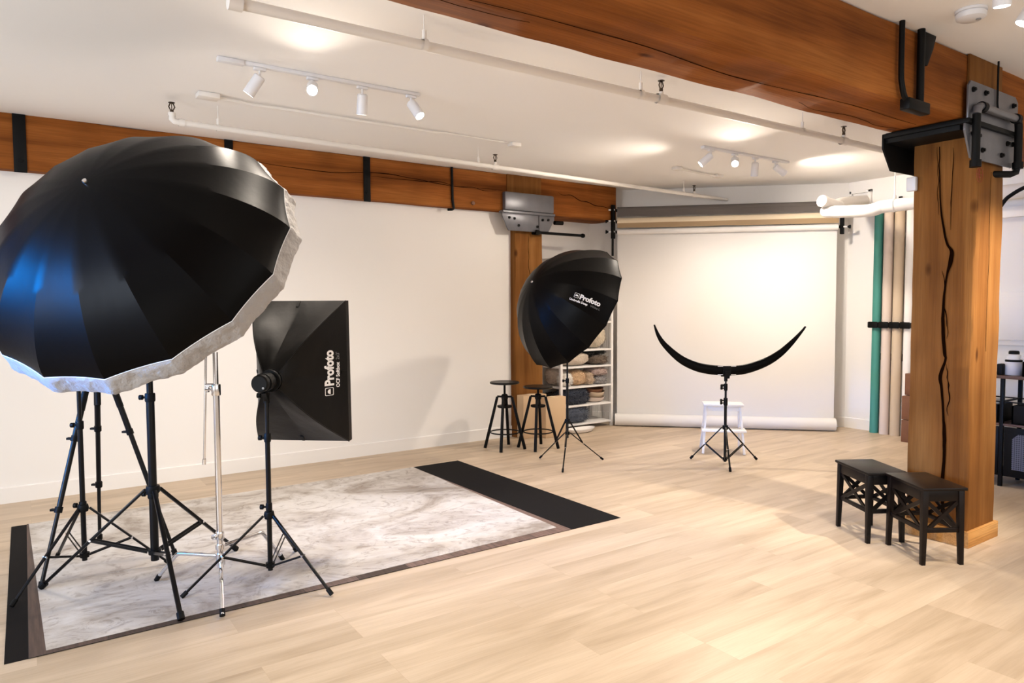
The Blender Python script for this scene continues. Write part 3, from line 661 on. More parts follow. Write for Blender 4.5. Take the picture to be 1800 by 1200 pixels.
arm = MB().tube([(.768, 4.003, .66), (.790, 3.99, 1.30)], .0065, 10).build('grip_arm', 'chrome', r)
MB().lathe([(.009, 0), (.009, .03), (.005, .035)], (.768, 4.003, .66), (.03, -.02, 1), 10).build('arm_tip', 'chrome', arm)
MB().tube([(.829, 3.965, 1.085), (.783, 3.994, 1.085)], .010, 10).build('arm_clamp', 'chrome', arm)

# ------------------------------------------------------------------ printed lettering
def text2d(s, size, bold=0.0):
    cu = bpy.data.curves.new('t', 'FONT'); cu.body = s; cu.size = size; cu.offset = bold; cu.align_x = 'LEFT'; cu.resolution_u = 3
    o = bpy.data.objects.new('t', cu); COL.objects.link(o); dg = bpy.context.evaluated_depsgraph_get()
    me = bpy.data.meshes.new_from_object(o.evaluated_get(dg)); V = [v.co.copy() for v in me.vertices]; F = [tuple(p.vertices) for p in me.polygons]
    bpy.data.objects.remove(o); bpy.data.curves.remove(cu); bpy.data.meshes.remove(me)
    return V, F
def logo2d(x0, h):
    """rounded square outline with a white half dome"""
    V = []; F = []
    def rr(s, n=6):
        P = []; rad = s*.28
        for qx, qy, a0 in ((1, 1, 0), (-1, 1, 90), (-1, -1, 180), (1, -1, 270)):
            for i in range(n+1):
                a = radians(a0+90*i/n); P.append(Vector((x0+h/2+qx*(s-rad)+rad*cos(a), h/2+qy*(s-rad)+rad*sin(a), 0)))
        return P
    A = rr(h*.5); B = rr(h*.43); n = len(A); V += A+B
    for i in range(n): j = (i+1) % n; F.append((i, j, n+j, n+i))
    b = len(V); cx, cy = x0+h/2, h*.36
    pts = [Vector((cx+h*.32*cos(pi*i/14), cy+h*.34*sin(pi*i/14), 0)) for i in range(15)]
    V += pts; F.append(tuple(range(b, b+15)))
    return V, F
def printed(parts, origin, xd, yd, parent, target=None, off=.0025, name='lettering', m='print'):
    xd = Vector(xd).normalized(); yd = Vector(yd); yd = (yd-xd*yd.dot(xd)).normalized(); nn = xd.cross(yd); origin = Vector(origin)
    mb = MB()
    if target is not None:
        oo = Vector(ORG[target.name]); me = target.data
        bvh = BVHTree.FromPolygons([v.co+oo for v in me.vertices], [tuple(p.vertices) for p in me.polygons])
    for V, F, dx, dy in parts:
        b2 = bmesh.new(); vs = [b2.verts.new((v.x+dx, v.y+dy, 0)) for v in V]
        for f in F:
            try: b2.faces.new([vs[i] for i in f])
            except ValueError: pass
        for _ in range(2 if target is not None else 0):
            L_ = [e for e in b2.edges if e.calc_length() > .03]
            if L_: bmesh.ops.subdivide_edges(b2, edges=L_, cuts=1)
        for v in b2.verts:
            p = origin+xd*v.co.x+yd*v.co.y
            if target is not None:
                h = bvh.ray_cast(p+nn*.4, -nn)
                if h[0] is not None: p = h[0]
            v.co = p+nn*off
        mb.merge(b2)
    return mb.build(name, m, parent, smooth=False, recalc=False)

# ------------------------------------------------------------------ deep umbrellas
def deep_umbrella(label, C, a, R, D, phase, dirn, ph0, p=1.35, diffuser=False, wrink=0.0):
    C = Vector(C); a = Vector(a).normalized()
    r = thing('studio_umbrella', label, 'umbrella', tuple(C))
    e1 = a.cross(Vector((0, 0, 1))).normalized() ; e2 = e1.cross(a)
    N = 16; sub = 6; K = 26
    def pt(s, t, off=0, sag=1.0):
        # polygonal cross-section with straight panels between the ribs
        k = (t-phase)/(2*pi/N)*dirn; fr = k-math.floor(k); ang = (fr-.5)*2*pi/N
        g = cos(pi/N)/cos(ang); bow = 4*fr*(1-fr)
        rr = (R+off)*sqrt(max(0, 1-(1-s)**p)); rr *= g*(1-.012*bow*sag*(s**.5))
        return C-a*D+a*(s*D)-a*off+(e1*cos(t)+e2*sin(t))*rr
    def canopy(off, name, m):
        mb = MB(); rings = []; nn = N*sub
        top = mb.bm.verts.new(pt(0, 0, off))
        for i in range(1, K+1):
            s = (i/K)**1.6; rings.append([mb.bm.verts.new(pt(s, phase+dirn*2*pi*j/nn, off)) for j in range(nn)])
        for j in range(nn): mb.bm.faces.new([top, rings[0][j], rings[0][(j+1) % nn]])
        for q, w_ in zip(rings, rings[1:]):
            for j in range(nn): mb.bm.faces.new([q[j], w_[j], w_[(j+1) % nn], q[(j+1) % nn]])
        return mb.build(name, m, r, angle=16)
    can = canopy(0, 'canopy', 'canopy'); canopy(-.006, 'lining', 'lining')
    for j in range(N):
        t = phase+dirn*2*pi*j/N
        MB().tube([pt((i/14)**1.6, t, -.010) for i in range(15)], .003, 6).build('rib', 'blackm', r)
    nn = N*sub
    MB().tube([pt(1, phase+dirn*2*pi*j/nn, .001) for j in range(nn+1)], .0022, 6, cap=False).build('rim_piping', 'lining' if diffuser else 'canopy', r)
    MB().cyl(C-a*(D+.006), C+a*(.10), .005, n=10).build('shaft', 'chrome', r)
    MB().lathe([(0, -.010), (.010, -.009), (.012, -.003), (.012, .003), (.006, .004)], C-a*(D+.004), a, 16).build('tip', 'chrome', r)
    if diffuser:
        mb = MB(); rows = []
        ns = 288
        for i, (ax, sc) in enumerate([(0, 1.0), (.012, 1.012), (.04, 1.018), (.07, 1.024), (.096, 1.03), (.108, 1.018), (.112, .97), (.108, .85), (.10, .6), (.096, .3), (.095, .05)]):
            row = []
            for j in range(ns):
                t = phase+dirn*2*pi*j/ns; q = pt(1, t)-C; q -= a*q.dot(a)
                wr = noise.noise(Vector((cos(t)*13, sin(t)*13, ax*16)))*(0, .012, .022, .022, .010, .006, .004)[min(i, 6)] + noise.noise(Vector((cos(t)*34, sin(t)*34, ax*30)))*(0, .006, .010, .010, .004, .003, .002)[min(i, 6)]
                if i > 6: wr *= .3
                row.append(mb.bm.verts.new(C+a*(ax+wr*.8)+q*(sc+wr)))
            rows.append(row)
        for q, w_ in zip(rows, rows[1:]):
            for j in range(ns): mb.bm.faces.new([q[j], w_[j], w_[(j+1) % ns], q[(j+1) % ns]])
        mb.build('diffuser', 'diffuser', r, angle=60)
    return r, can
CB = Vector((.518, 4.163, 1.795)); AB = Vector((.536, .587, -.607)).normalized()
PHB, DB, PHS, DS = 1.3526, -1, 1.3003, -1
ub, canb = deep_umbrella('huge blue-black deep umbrella with a white cloth rim over the mats', CB, AB, .80, .48, PHB, DB, 0, diffuser=True)
h = thing('studio_flash', 'black flash head hidden inside the big umbrella', 'flash', tuple(CB))
MB().cyl(CB-AB*.24, CB+AB*.06, .05, n=24).build('body', 'blackm', h); MB().box(CB.x-.03, CB.x+.03, CB.y-.03, CB.y+.03, 1.655, 1.75, .006).build('bracket', 'blackm', h)
CS = Vector((4.221, 5.122, 1.467)); AS = Vector((.877, -.038, -.479)).normalized()
us, cans = deep_umbrella('black deep umbrella with white lettering in front of the shelf', CS, AS, .618, .50, PHS, DS, 0)
U1 = text2d('Profoto', .060, .0026); U2 = text2d('Umbrella Deep', .0265, .0009); U3 = text2d('White L', .0265, .0003); UL = logo2d(0, .042)
xd_, yd_ = (.175, -.153, -.089), (.30, .05, .95); og_ = Vector((3.945, 4.687, 1.552))
printed([(*U1, 0, 0), (*UL, -.050, 0), (*U2, -.078, -.034)], og_, xd_, yd_, us, cans, off=.003)
printed([(*U3, .112, -.034)], og_, xd_, yd_, us, cans, off=.003, name='faint_lettering', m='printg')
h = thing('studio_flash', 'black flash head inside the black umbrella by the shelf', 'flash', tuple(CS))
MB().cyl(CS-AS*.12, CS+AS*.06, .045, n=24).build('body', 'blackm', h)

# ------------------------------------------------------------------ softbox
SB = thing('softbox', 'black rectangular softbox with vertical white lettering in front of the white wall', 'softbox', (1.36, 4.187, 1.11))
RC = Vector((1.092, 3.876, 1.10)); FC = Vector((1.362, 4.186, 1.112)); nrm = (FC-RC).normalized()
su = Vector((nrm.y, -nrm.x, 0)).normalized(); sv = su.cross(nrm) if su.cross(nrm).z > 0 else nrm.cross(su)
HW, HH = .282, .420
def spt(u, v, s):
    """u,v on the square rim (-1..1), s 0 at the ring, 1 at the rim"""
    rim = FC+su*HW*u+sv*HH*v; L_ = sqrt(u*u+v*v); ring = RC+(su*u+sv*v)/L_*.062
    corner = min(abs(u), abs(v)); p = ring.lerp(rim, s)
    p -= nrm*.055*sin(pi*s)*(.35+.65*corner)          # bowed rods pull the corners out
    c_ = FC.lerp(RC, 1-s); p += (c_-p)*(1-corner)*.10*sin(pi*s)
    return p
mb = MB(); rows = []; NP = 24; NS = 22
loop = [(-1+2*i/NP, -1) for i in range(NP)]+[(1, -1+2*i/NP) for i in range(NP)]+[(1-2*i/NP, 1) for i in range(NP)]+[(-1, 1-2*i/NP) for i in range(NP)]
for i in range(NS+1):
    s = i/NS; rows.append([mb.bm.verts.new(spt(u, v, s)+nrm*.006*noise.noise(Vector((u*2.5, v*2.5, s*4)))*sin(pi*s)) for u, v in loop])
for q, w_ in zip(rows, rows[1:]):
    for j in range(len(loop)): mb.bm.faces.new([q[j], w_[j], w_[(j+1) % len(loop)], q[(j+1) % len(loop)]])
side = mb.build('fabric_shell', 'softfab', SB, angle=24)
mb = MB()
rim0 = [FC+su*HW*u+sv*HH*v for u, v in ((-1, -1), (1, -1), (1, 1), (-1, 1))]
for i in range(4):
    p, q = rim0[i], rim0[(i+1) % 4]; mb._add([p, q, q+nrm*.05, p+nrm*.05, p-(p-FC)*.02, q-(q-FC)*.02, q+nrm*.05-(q-FC)*.02, p+nrm*.05-(p-FC)*.02], [(0, 1, 2, 3), (4, 7, 6, 5), (3, 2, 6, 7)])
mb.build('front_lip', 'softfab', SB, smooth=False)
MB()._add([FC+nrm*.02+su*HW*.97*u+sv*HH*.97*v for u, v in ((-1, -1), (1, -1), (1, 1), (-1, 1))], [(0, 1, 2, 3)]).build('front_diffuser', 'lining', SB, smooth=False)
for u, v in ((-1, -1), (1, -1), (1, 1), (-1, 1)):
    MB().tube([spt(u, v, i/12)-nrm*.002 for i in range(13)], .0035, 6).build('corner_seam', 'softfab', SB)
for u, v in ((0, 1), (0, -1), (1, 0), (-1, 0)):
    p = FC+su*HW*u+sv*HH*v; q = spt(u, v, .93)
    MB().bar(p-nrm*.003, q-nrm*.004, .018, .003, up=nrm).build('tab', 'blackm', SB)
# lettering runs upwards on the wide side panel
n_side = su*.78-nrm*.62
T1 = text2d('Profoto', .066, .0028); T2 = text2d('OCF Softbox', .027, .0009); T3 = text2d('2x3\'', .027, .0004); LG = logo2d(0, .046)
yd = -su
og = Vector((1.523, 4.074, 1.038))
printed([(*LG, -.055, 0), (*T1, 0, 0), (*T2, -.012+.0, -.033)], og, (0, 0, 1), -(su*.95+nrm*.3), SB, side, off=.003)
printed([(*T3, .150, -.033)], og, (0, 0, 1), -(su*.95+nrm*.3), SB, side, off=.003, name='faint_lettering', m='printg')
r = thing('studio_flash', 'black cylindrical flash head mounted at the back of the softbox', 'flash', tuple(RC))
e = RC-nrm*.004
MB().lathe([(0, -.135), (.040, -.135), (.047, -.128), (.048, -.060), (.046, -.058), (.046, -.02), (.060, -.018), (.060, 0), (0, 0)], e, nrm, 32).build('body', 'blackm', r)
MB().lathe([(.051, -.098), (.051, -.085), (.048, -.084)], e, nrm, 32).build('focus_ring', 'steelb', r)
MB().lathe([(0, -.136), (.006, -.1365), (.006, -.138), (0, -.139)], e+su*.022+sv*-.022, nrm, 12).build('button', 'grey', r)
MB().bar(e-nrm*.085-Vector((0, 0, .045)), (1.067, 3.879, 1.0), .022, .03).lathe([(.006, 0), (.006, .03), (.014, .032), (.014, .05), (0, .05)], (1.067, 3.879, 1.02), -RT, 10).build('tilt_bracket', 'blackm', r)
MB().cyl((1.067, 3.879, .98), (1.067, 3.879, 1.035), .016, n=14).build('spigot', 'blackm', r)

# ------------------------------------------------------------------ crescent light
r = thing('crescent_light', 'thin black crescent-shaped light curving upwards on its stand', 'light', (5.395, 4.278, .88))
PT = [(4.838, 4.664, 1.313), (4.871, 4.641, 1.209), (4.926, 4.603, 1.115), (5.036, 4.527, .995), (5.146, 4.451, .926), (5.256, 4.375, .893), (5.398, 4.276, .880), (5.54, 4.178, .893), (5.693, 4.073, .955), (5.801, 3.998, 1.034), (5.888, 3.938, 1.13), (5.963, 3.886, 1.232), (5.998, 3.861, 1.288)]
HWD = [.007, .018, .026, .036, .042, .045, .045, .045, .041, .034, .025, .013, .007]
CC = catmull([(*p, w_) for p, w_ in zip(PT, HWD)], 5)
def strip(off_f, th, sc):
    mb = MB(); rings = []
    for i, q in enumerate(CC):
        a = Vector(CC[max(i-1, 0)][:3]); b = Vector(CC[min(i+1, len(CC)-1)][:3]); T = (b-a).normalized(); p = Vector(q[:3]); sd = FW; up = T.cross(sd).normalized()
        if up.z < 0 and abs(T.z) < .7: up = -up
        if abs(T.z) >= .7 and (up.dot(Vector((5.4, 4.28, 1.3))-p) < 0): up = -up
        w_ = q[3]*sc; p = p+sd*off_f
        rings.append([mb.bm.verts.new(p+up*w_*cos(k*2*pi/12)+sd*th*sin(k*2*pi/12)) for k in range(12)])
    for a, b in zip(rings, rings[1:]):
        for j in range(12): mb.bm.faces.new([a[j], a[(j+1) % 12], b[(j+1) % 12], b[j]])
    mb.bm.faces.new(rings[0]); mb.bm.faces.new(rings[-1][::-1]); return mb
strip(0, .016, 1).build('body', 'canopy', r)
strip(.014, .006, .8).build('diffuser', 'lining', r)
e = Vector((5.395, 4.279, .88))-FW*.02
MB().bar(e+Vector((0, 0, .045)), e-Vector((0, 0, .045)), .075, .016, up=FW, bev=.003).build('mount_plate', 'blackm', r)
for z in (.043, -.036): MB().bar(e+RT*-.085+Vector((0, 0, z)), e+RT*.085+Vector((0, 0, z)), .006, .006).build('white_clip', 'white', r, label='thin white clip')
MB().prism([(-.028, .02), (.028, .02), (.014, -.05), (-.014, -.05)], 1, -.012, .012).build('tilt_bracket', 'blackm', r, smooth=False).matrix_local = Matrix.Translation(e-Vector(ORG[r.name])-FW*.02-Vector((0, 0, .02)))@Matrix.Rotation(YAW-pi/2, 4, 'Z')@Matrix.Translation(Vector(ORG[r.name]))
MB().cyl((5.392, 4.281, .78), (5.392, 4.281, .845), .016, n=14).build('spigot', 'blackm', r)
for z in (.83, .745):
    MB().tube([(5.392, 4.281, z), Vector((5.392, 4.281, z))-RT*.045], .007, 8).build('lever', 'blackm', r)

# ------------------------------------------------------------------ stools
def round_stool(c, zs, rot, label):
    r = thing('bar_stool', label, 'stool', (c[0], c[1], 0), 'black round-seat bar stools'); c = Vector((c[0], c[1], 0))
    MB().lathe([(0, 0), (.145, 0), (.155, .006), (.155, .016), (.148, .022), (0, .020)], c+Vector((0, 0, zs-.022)), (0, 0, 1), 40).build('seat', 'seat', r)
    MB().cyl(c+Vector((0, 0, .44)), c+Vector((0, 0, zs-.02)), .012, n=14).build('screw_post', 'black', r)
    MB().lathe([(0, 0), (.03, 0), (.034, .01), (.034, .05), (.022, .06), (0, .062)], c+Vector((0, 0, .515)), (0, 0, 1), 20).build('hub', 'black', r)
    MB().lathe([(0, 0), (.074, 0), (.078, .006), (.078, .02), (0, .024)], c+Vector((0, 0, .435)), (0, 0, 1), 24).build('support_disc', 'black', r)
    rad = []
    for k in range(4):
        a = rot+pi/4+k*pi/2; d = Vector((cos(a), sin(a), 0)); f = c+d*.213; t = c+d*.078+Vector((0, 0, .545))
        MB().bar(f, t, .030, .030, up=d, bev=.003, w1=.026, h1=.026).build('leg', 'black', r)
        MB().bar(c+Vector((0, 0, .545)), t+Vector((0, 0, .004)), .022, .018).build('arm', 'black', r)
    MB().tube([c+Vector((cos(i*2*pi/40)*.152, sin(i*2*pi/40)*.152, .175)) for i in range(41)], .007, 8, cap=False).build('foot_ring', 'black', r)
    return r
round_stool((4.112, 6.088), .705, 0, 'black bar stool with round seat, taller and nearer the blank wall')
round_stool((4.412, 5.906), .655, 0, 'black bar stool with round seat, lower and in front of the cardboard boxes')

def cross_stool(cx, cy, ang, m, label):
    r = thing('wooden_stool', label, 'stool', (cx, cy, 0), 'black wooden stools with crossed braces')
    u = Vector((cos(ang), sin(ang), 0)); v = Vector((-u.y, u.x, 0)); C0 = Vector((cx, cy, 0)); Z = Vector((0, 0, 1))
    LU, LV, HT = .182, .120, .45
    mt = Matrix((u, v, Z)).transposed().to_4x4(); mt.translation = C0
    b = bmesh.new()
    cf = [(-LU+.03, -LV-.012), (LU-.03, -LV-.012), (LU+.012, -LV+.022), (LU+.012, LV-.022), (LU-.03, LV+.012), (-LU+.03, LV+.012), (-LU-.012, LV-.022), (-LU-.012, -LV+.022)]
    cf = [(-LU-.012, -LV-.012), (LU+.012, -LV-.012), (LU+.012, LV+.012), (-LU-.012, LV+.012)]
    mb = MB().prism(cf, 2, HT-.018, HT, .005); bmesh.ops.transform(mb.bm, matrix=mt, verts=mb.bm.verts[:]); mb.build('seat', m, r)
    Q = lambda a, b_, z: C0+u*a+v*b_+Z*z
    legs = {}
    for sa in (-1, 1):
        for sb in (-1, 1):
            MB().bar(Q(sa*(LU-.018+.008), sb*(LV-.016+.008), 0), Q(sa*(LU-.018), sb*(LV-.016), HT-.018), .024, .026, up=u, bev=.002, w1=.034, h1=.036).build('leg', m, r)
    for sb in (-1, 1):
        MB().bar(Q(-LU+.03, sb*(LV-.012), HT-.05), Q(LU-.03, sb*(LV-.012), HT-.05), .018, .062, bev=.002).build('apron', m, r)
        MB().bar(Q(-LU+.02, sb*(LV-.014), .20), Q(LU-.02, sb*(LV-.014), .20), .016, .026, bev=.002).build('stretcher', m, r)
        for s2 in (-1, 1): MB().bar(Q(-s2*(LU-.035), sb*(LV-.014), .20), Q(s2*(LU-.035), sb*(LV-.014), .365), .012+.002*s2, .022).build('cross_brace', m, r)
    for sa in (-1, 1):
        MB().bar(Q(sa*(LU-.014), -LV+.03, HT-.05), Q(sa*(LU-.014), LV-.03, HT-.05), .018, .062, bev=.002).build('apron', m, r)
        MB().bar(Q(sa*(LU-.014), -LV+.02, .20), Q(sa*(LU-.014), LV-.02, .20), .016, .026, bev=.002).build('stretcher', m, r)
        for s2 in (-1, 1): MB().bar(Q(sa*(LU-.014), -s2*(LV-.03), .20), Q(sa*(LU-.014), s2*(LV-.03), .365), .012+.002*s2, .022).build('cross_brace', m, r)
    return r
cross_stool(4.490, 2.412, math.atan2(-.85, -.50), 'seat', 'black wooden stool with crossed braces, the one farther from the camera')
cross_stool(4.385, 2.026, math.atan2(-.84, -.535), 'seatB', 'brown-black wooden stool with crossed braces, overlapping its twin by the column')

# white step stool
r = thing('step_stool', 'white wooden two-step stool behind the crescent light stand', 'stool', (5.9, 4.72, 0))
d1 = Vector((.7071, -.7071, 0)); d2 = Vector((.7071, .7071, 0)); F0 = Vector((5.727, 4.565, 0)); Z = Vector((0, 0, 1))
Q = lambda a, b_, z: F0+d1*a+d2*b_+Z*z
for s_ in (-1, 1):
    MB().bar(Q(s_*.200, 0, 0), Q(s_*.165, .10, .475), .022, .040, up=d2, bev=.003).build('front_leg', 'white', r)
    MB().bar(Q(s_*.195, .34, 0), Q(s_*.165, .17, .475), .022, .040, up=d2, bev=.003).build('rear_leg', 'white', r)
    MB().bar(Q(s_*.178, .03, .225), Q(s_*.178, .24, .225), .018, .035, bev=.002).build('side_rail', 'white', r)
mt = Matrix((d1, d2, Z)).transposed().to_4x4(); mt.translation = F0
mb = MB().box(-.195, .195, .02, .235, .475, .50, .006); bmesh.ops.transform(mb.bm, matrix=mt, verts=mb.bm.verts[:]); mb.build('top_step', 'white', r)
mb = MB().box(-.215, .215, -.055, .115, .228, .250, .006); bmesh.ops.transform(mb.bm, matrix=mt, verts=mb.bm.verts[:]); mb.build('lower_step', 'white', r)
MB().bar(Q(-.17, .095, .445), Q(.17, .095, .445), .016, .05, bev=.002).build('apron', 'white', r)

# ------------------------------------------------------------------ paper backdrop on the angled wall
u = Vector((.7071, -.7071, 0)); nb = Vector((-.7071, -.7071, 0)); PL = Vector((6.055, 6.465, 0)); LEN = 2.55
def rollp(name, label, z, rr, dz, m, core='blackm', a=0.0, b=LEN, out=0.0):
    t = thing(name, label, 'paper roll', tuple(PL+Z*z))
    MB().cyl(PL+u*a+Z*z+nb*out, PL+u*b+Z*z+nb*out, rr, n=28).build('roll', m, t)
    MB().cyl(PL+u*(a-.02)+Z*z+nb*out, PL+u*(b+.02)+Z*z+nb*out, .018, n=14).build('core', core, t)
    return t
t1 = rollp('backdrop_roll', 'dark grey paper roll, topmost of the three wall-mounted rolls', 2.658, .038, 0, 'paperg')
mb = MB(); n = 30; A_ = [mb.bm.verts.new(PL+u*(LEN*i/n)+nb*.034+Z*2.645) for i in range(n+1)]; B_ = [mb.bm.verts.new(PL+u*(LEN*i/n)+nb*.030+Z*(2.572+.012*noise.noise(Vector((i*.25, 1, 0))))) for i in range(n+1)]
for i in range(n): mb.bm.faces.new([A_[i], A_[i+1], B_[i+1], B_[i]])
mb.build('loose_edge', 'paperg', t1)
t2 = rollp('backdrop_roll', 'cream paper roll, middle one of the three wall-mounted rolls', 2.517, .048, 0, 'paperc')
mb = MB(); A_ = [mb.bm.verts.new(PL+u*(LEN*i/n)+nb*.044+Z*2.50) for i in range(n+1)]; B_ = [mb.bm.verts.new(PL+u*(LEN*i/n)+nb*.038+Z*(2.438+.008*noise.noise(Vector((i*.3, 5, 0))))) for i in range(n+1)]
for i in range(n): mb.bm.faces.new([A_[i], A_[i+1], B_[i+1], B_[i]])
mb.build('loose_edge', 'papert', t2)
t3 = thing('paper_backdrop', 'wide white seamless paper backdrop hanging from the lowest roll down to the floor', 'backdrop', tuple(PL))
MB().cyl(PL+Z*2.395, PL+u*LEN+Z*2.395, .034, n=28).build('roll', 'pwhite', t3)
MB().cyl(PL-u*.02+Z*2.395, PL+u*(LEN+.02)+Z*2.395, .018, n=14).build('core', 'blackm', t3)
mb = MB(); rows = []
for j in range(31):
    z = 2.39+(.085-2.39)*j/30
    rows.append([mb.bm.verts.new(PL+u*(LEN*i/40)+nb*(-.033+.004*noise.noise(Vector((i*.12, z*.6, 0))))+Z*z) for i in range(41)])
for q, w_ in zip(rows, rows[1:]):
    for i in range(40): mb.bm.faces.new([q[i], w_[i], w_[i+1], q[i+1]])
mb.build('paper_sheet', 'paper', t3)
mb = MB(); rows = []
for j in range(37):
    a = pi+2*pi*j/36*.98; rr = .072+.002*j/36
    rows.append([mb.bm.verts.new(PL+u*(-.02+(LEN+.02)*i/20)+nb*(-.033+.075+rr*cos(a))+Z*(.078+rr*sin(a))) for i in range(21)])
for q, w_ in zip(rows, rows[1:]):
    for i in range(20): mb.bm.faces.new([q[i], q[i+1], w_[i+1], w_[i]])
for i in (0, 20): mb.bm.faces.new([rw[i] for rw in rows[:-1]])
mb.build('bottom_curl', 'paper', t3)
def rollbracket(label, p, sg, zs):
    r = thing('roll_bracket', label, 'bracket', tuple(p))
    MB().bar(p+Z*2.31, p+Z*2.72, .03, .05, bev=.003).build('bracket_plate', 'black', r)
    MB().bar(p-nb*.26+Z*2.55, p+Z*2.55, .02, .04).build('wall_arm', 'black', r)
    for z in zs:
        MB().tube([p+Z*z-u*.02*sg, p+Z*z+u*.055*sg], .011, 10).build('crossbar', 'white', r)
        MB().lathe([(.008, 0), (.012, .01), (.024, .03), (.024, .036), (0, .038)], p+Z*z+u*.055*sg, u*sg, 14).build('knob', 'black', r)
    return r
rb = rollbracket('black bracket with three knobs holding the paper rolls beside the long beam', PL-u*.05+nb*.045, -1, (2.66, 2.525, 2.395))
MB().tube([PL-u*.055+nb*.03+Z*2.31, PL-u*.055+nb*.03+Z*2.10], .014, 8).build('chain', 'black', rb)
rollbracket('black bracket with one knob holding the white roll near the duct', PL+u*(LEN+.045), 1, (2.395,))
# ------------------------------------------------------------------ white duct
r = thing('white_duct', 'white round duct with elbow hanging before the angled wall and passing behind the column', 'duct', (7.0, 4.0, 2.42))
XD = 6.95
MB().tube(catmull([(XD, 4.17, 2.45), (XD, 3.86, 2.425), (XD, 3.74, 2.428), (XD, 3.66, 2.445), (XD, 3.4, 2.445), (XD, 1.0, 2.445), (XD, -3.4, 2.445)], 4), .062, 24).build('straight_run', 'pipe', r)
MB().tube(catmull([(XD, 4.16, 2.452), (XD, 4.24, 2.458), (XD+.04, 4.28, 2.475), (XD+.14, 4.27, 2.51), (XD+.45, 4.36, 2.60), (8.18, 4.52, 2.71)], 6), .058, 24).build('elbow', 'pipe', r)
MB().tube([(XD+.20, 4.22, 2.53), (XD-.06, 4.245, 2.56)], .052, 24).tube([(XD-.05, 4.243, 2.558), (XD-.10, 4.248, 2.565)], .060, 24).build('cleanout_cap', 'pipe', r)
MB().tube([(XD, 3.55, 2.50), (XD, 3.55, H)], .006, 8).build('hanger_rod', 'pipe', r)
MB().lathe([(.066, -.012), (.066, .012)], (XD, 3.55, 2.445), (0, 1, 0), 24).tube([(XD, 3.55, 2.505), (XD, 3.55, 2.54)], .014, 8).build('hanger_clip', 'pipe', r)
MB().tube([(XD, 2.7, 2.50), (XD, 2.7, H)], .006, 8).build('hanger_rod', 'pipe', r)
r = MB().box(8.15, 8.188, 4.44, 4.475, 2.56, 2.83, .003).box(8.15, 8.188, 4.44, 4.70, 2.80, 2.83, .003).box(8.15, 8.188, 4.675, 4.70, 2.56, 2.83, .003).build('wall_box', 'trimw', org=(8.19, 4.57, 2.76)); tag(r, 'white open box frame on the wall where the duct enters', 'box')

# upright paper rolls against the right wall
def upright(y, rr, top, m, label, lean=.0):
    r = thing('upright_roll', label, 'paper roll', (8.12, y, 0), 'paper rolls standing against the right wall')
    MB().cyl((8.19-rr-.03, y, .0), (8.19-rr-.01+lean, y, top), rr, n=24).build('roll', m, r)
    MB().cyl((8.19-rr-.01+lean, y, top), (8.19-rr-.01+lean, y, top+.035), .02, n=12).build('core_plug', 'blackm', r)
    return r
upright(4.325, .047, 2.60, 'teal', 'upright teal paper roll standing against the wall')
upright(4.205, .052, 2.62, 'ppink', 'upright pale blush paper roll between the teal and sand rolls')
upright(4.085, .052, 2.66, 'ptan', 'upright sand coloured paper roll third from the corner')
upright(3.965, .048, 2.62, 'pwhite', 'upright white paper roll half hidden by the wooden column')
for z in (1.255, .885):
    r = thing('roll_rack', 'upper black clamp rack holding the upright paper rolls' if z > 1 else 'lower black clamp rack behind the upright paper rolls', 'rack', (8.18, 4.15, z))
    MB().box(8.165, 8.189, 3.88, 4.40, z-.04, z+.04, .002).build('rail', 'black', r)
    if z > 1:
        for y in (4.325, 4.205, 4.085, 3.965):
            MB().box(8.035, 8.048, y-.052, y+.052, z-.036, z+.036, .003).box(8.035, 8.17, y-.058, y-.052, z-.03, z+.03).box(8.035, 8.17, y+.052, y+.058, z-.03, z+.03).build('clamp', 'black', r)
for k, (z0, z1, x0) in enumerate(((0, .24, 7.80), (.245, .50, 7.80), (.505, .74, 7.86))):
    o = MB().box(x0, x0+.25, 3.60, 3.862, z0+.001, z1, .004).build('wood_crate', 'wdark', org=(x0, 3.7, z0))
    tag(o, ['brown wooden crate on the floor behind the column, bottom of the pile', 'brown wooden crate in the middle of the pile behind the column', 'narrower brown wooden crate, top of the pile behind the column'][k], 'crate', 'brown crates behind the column')

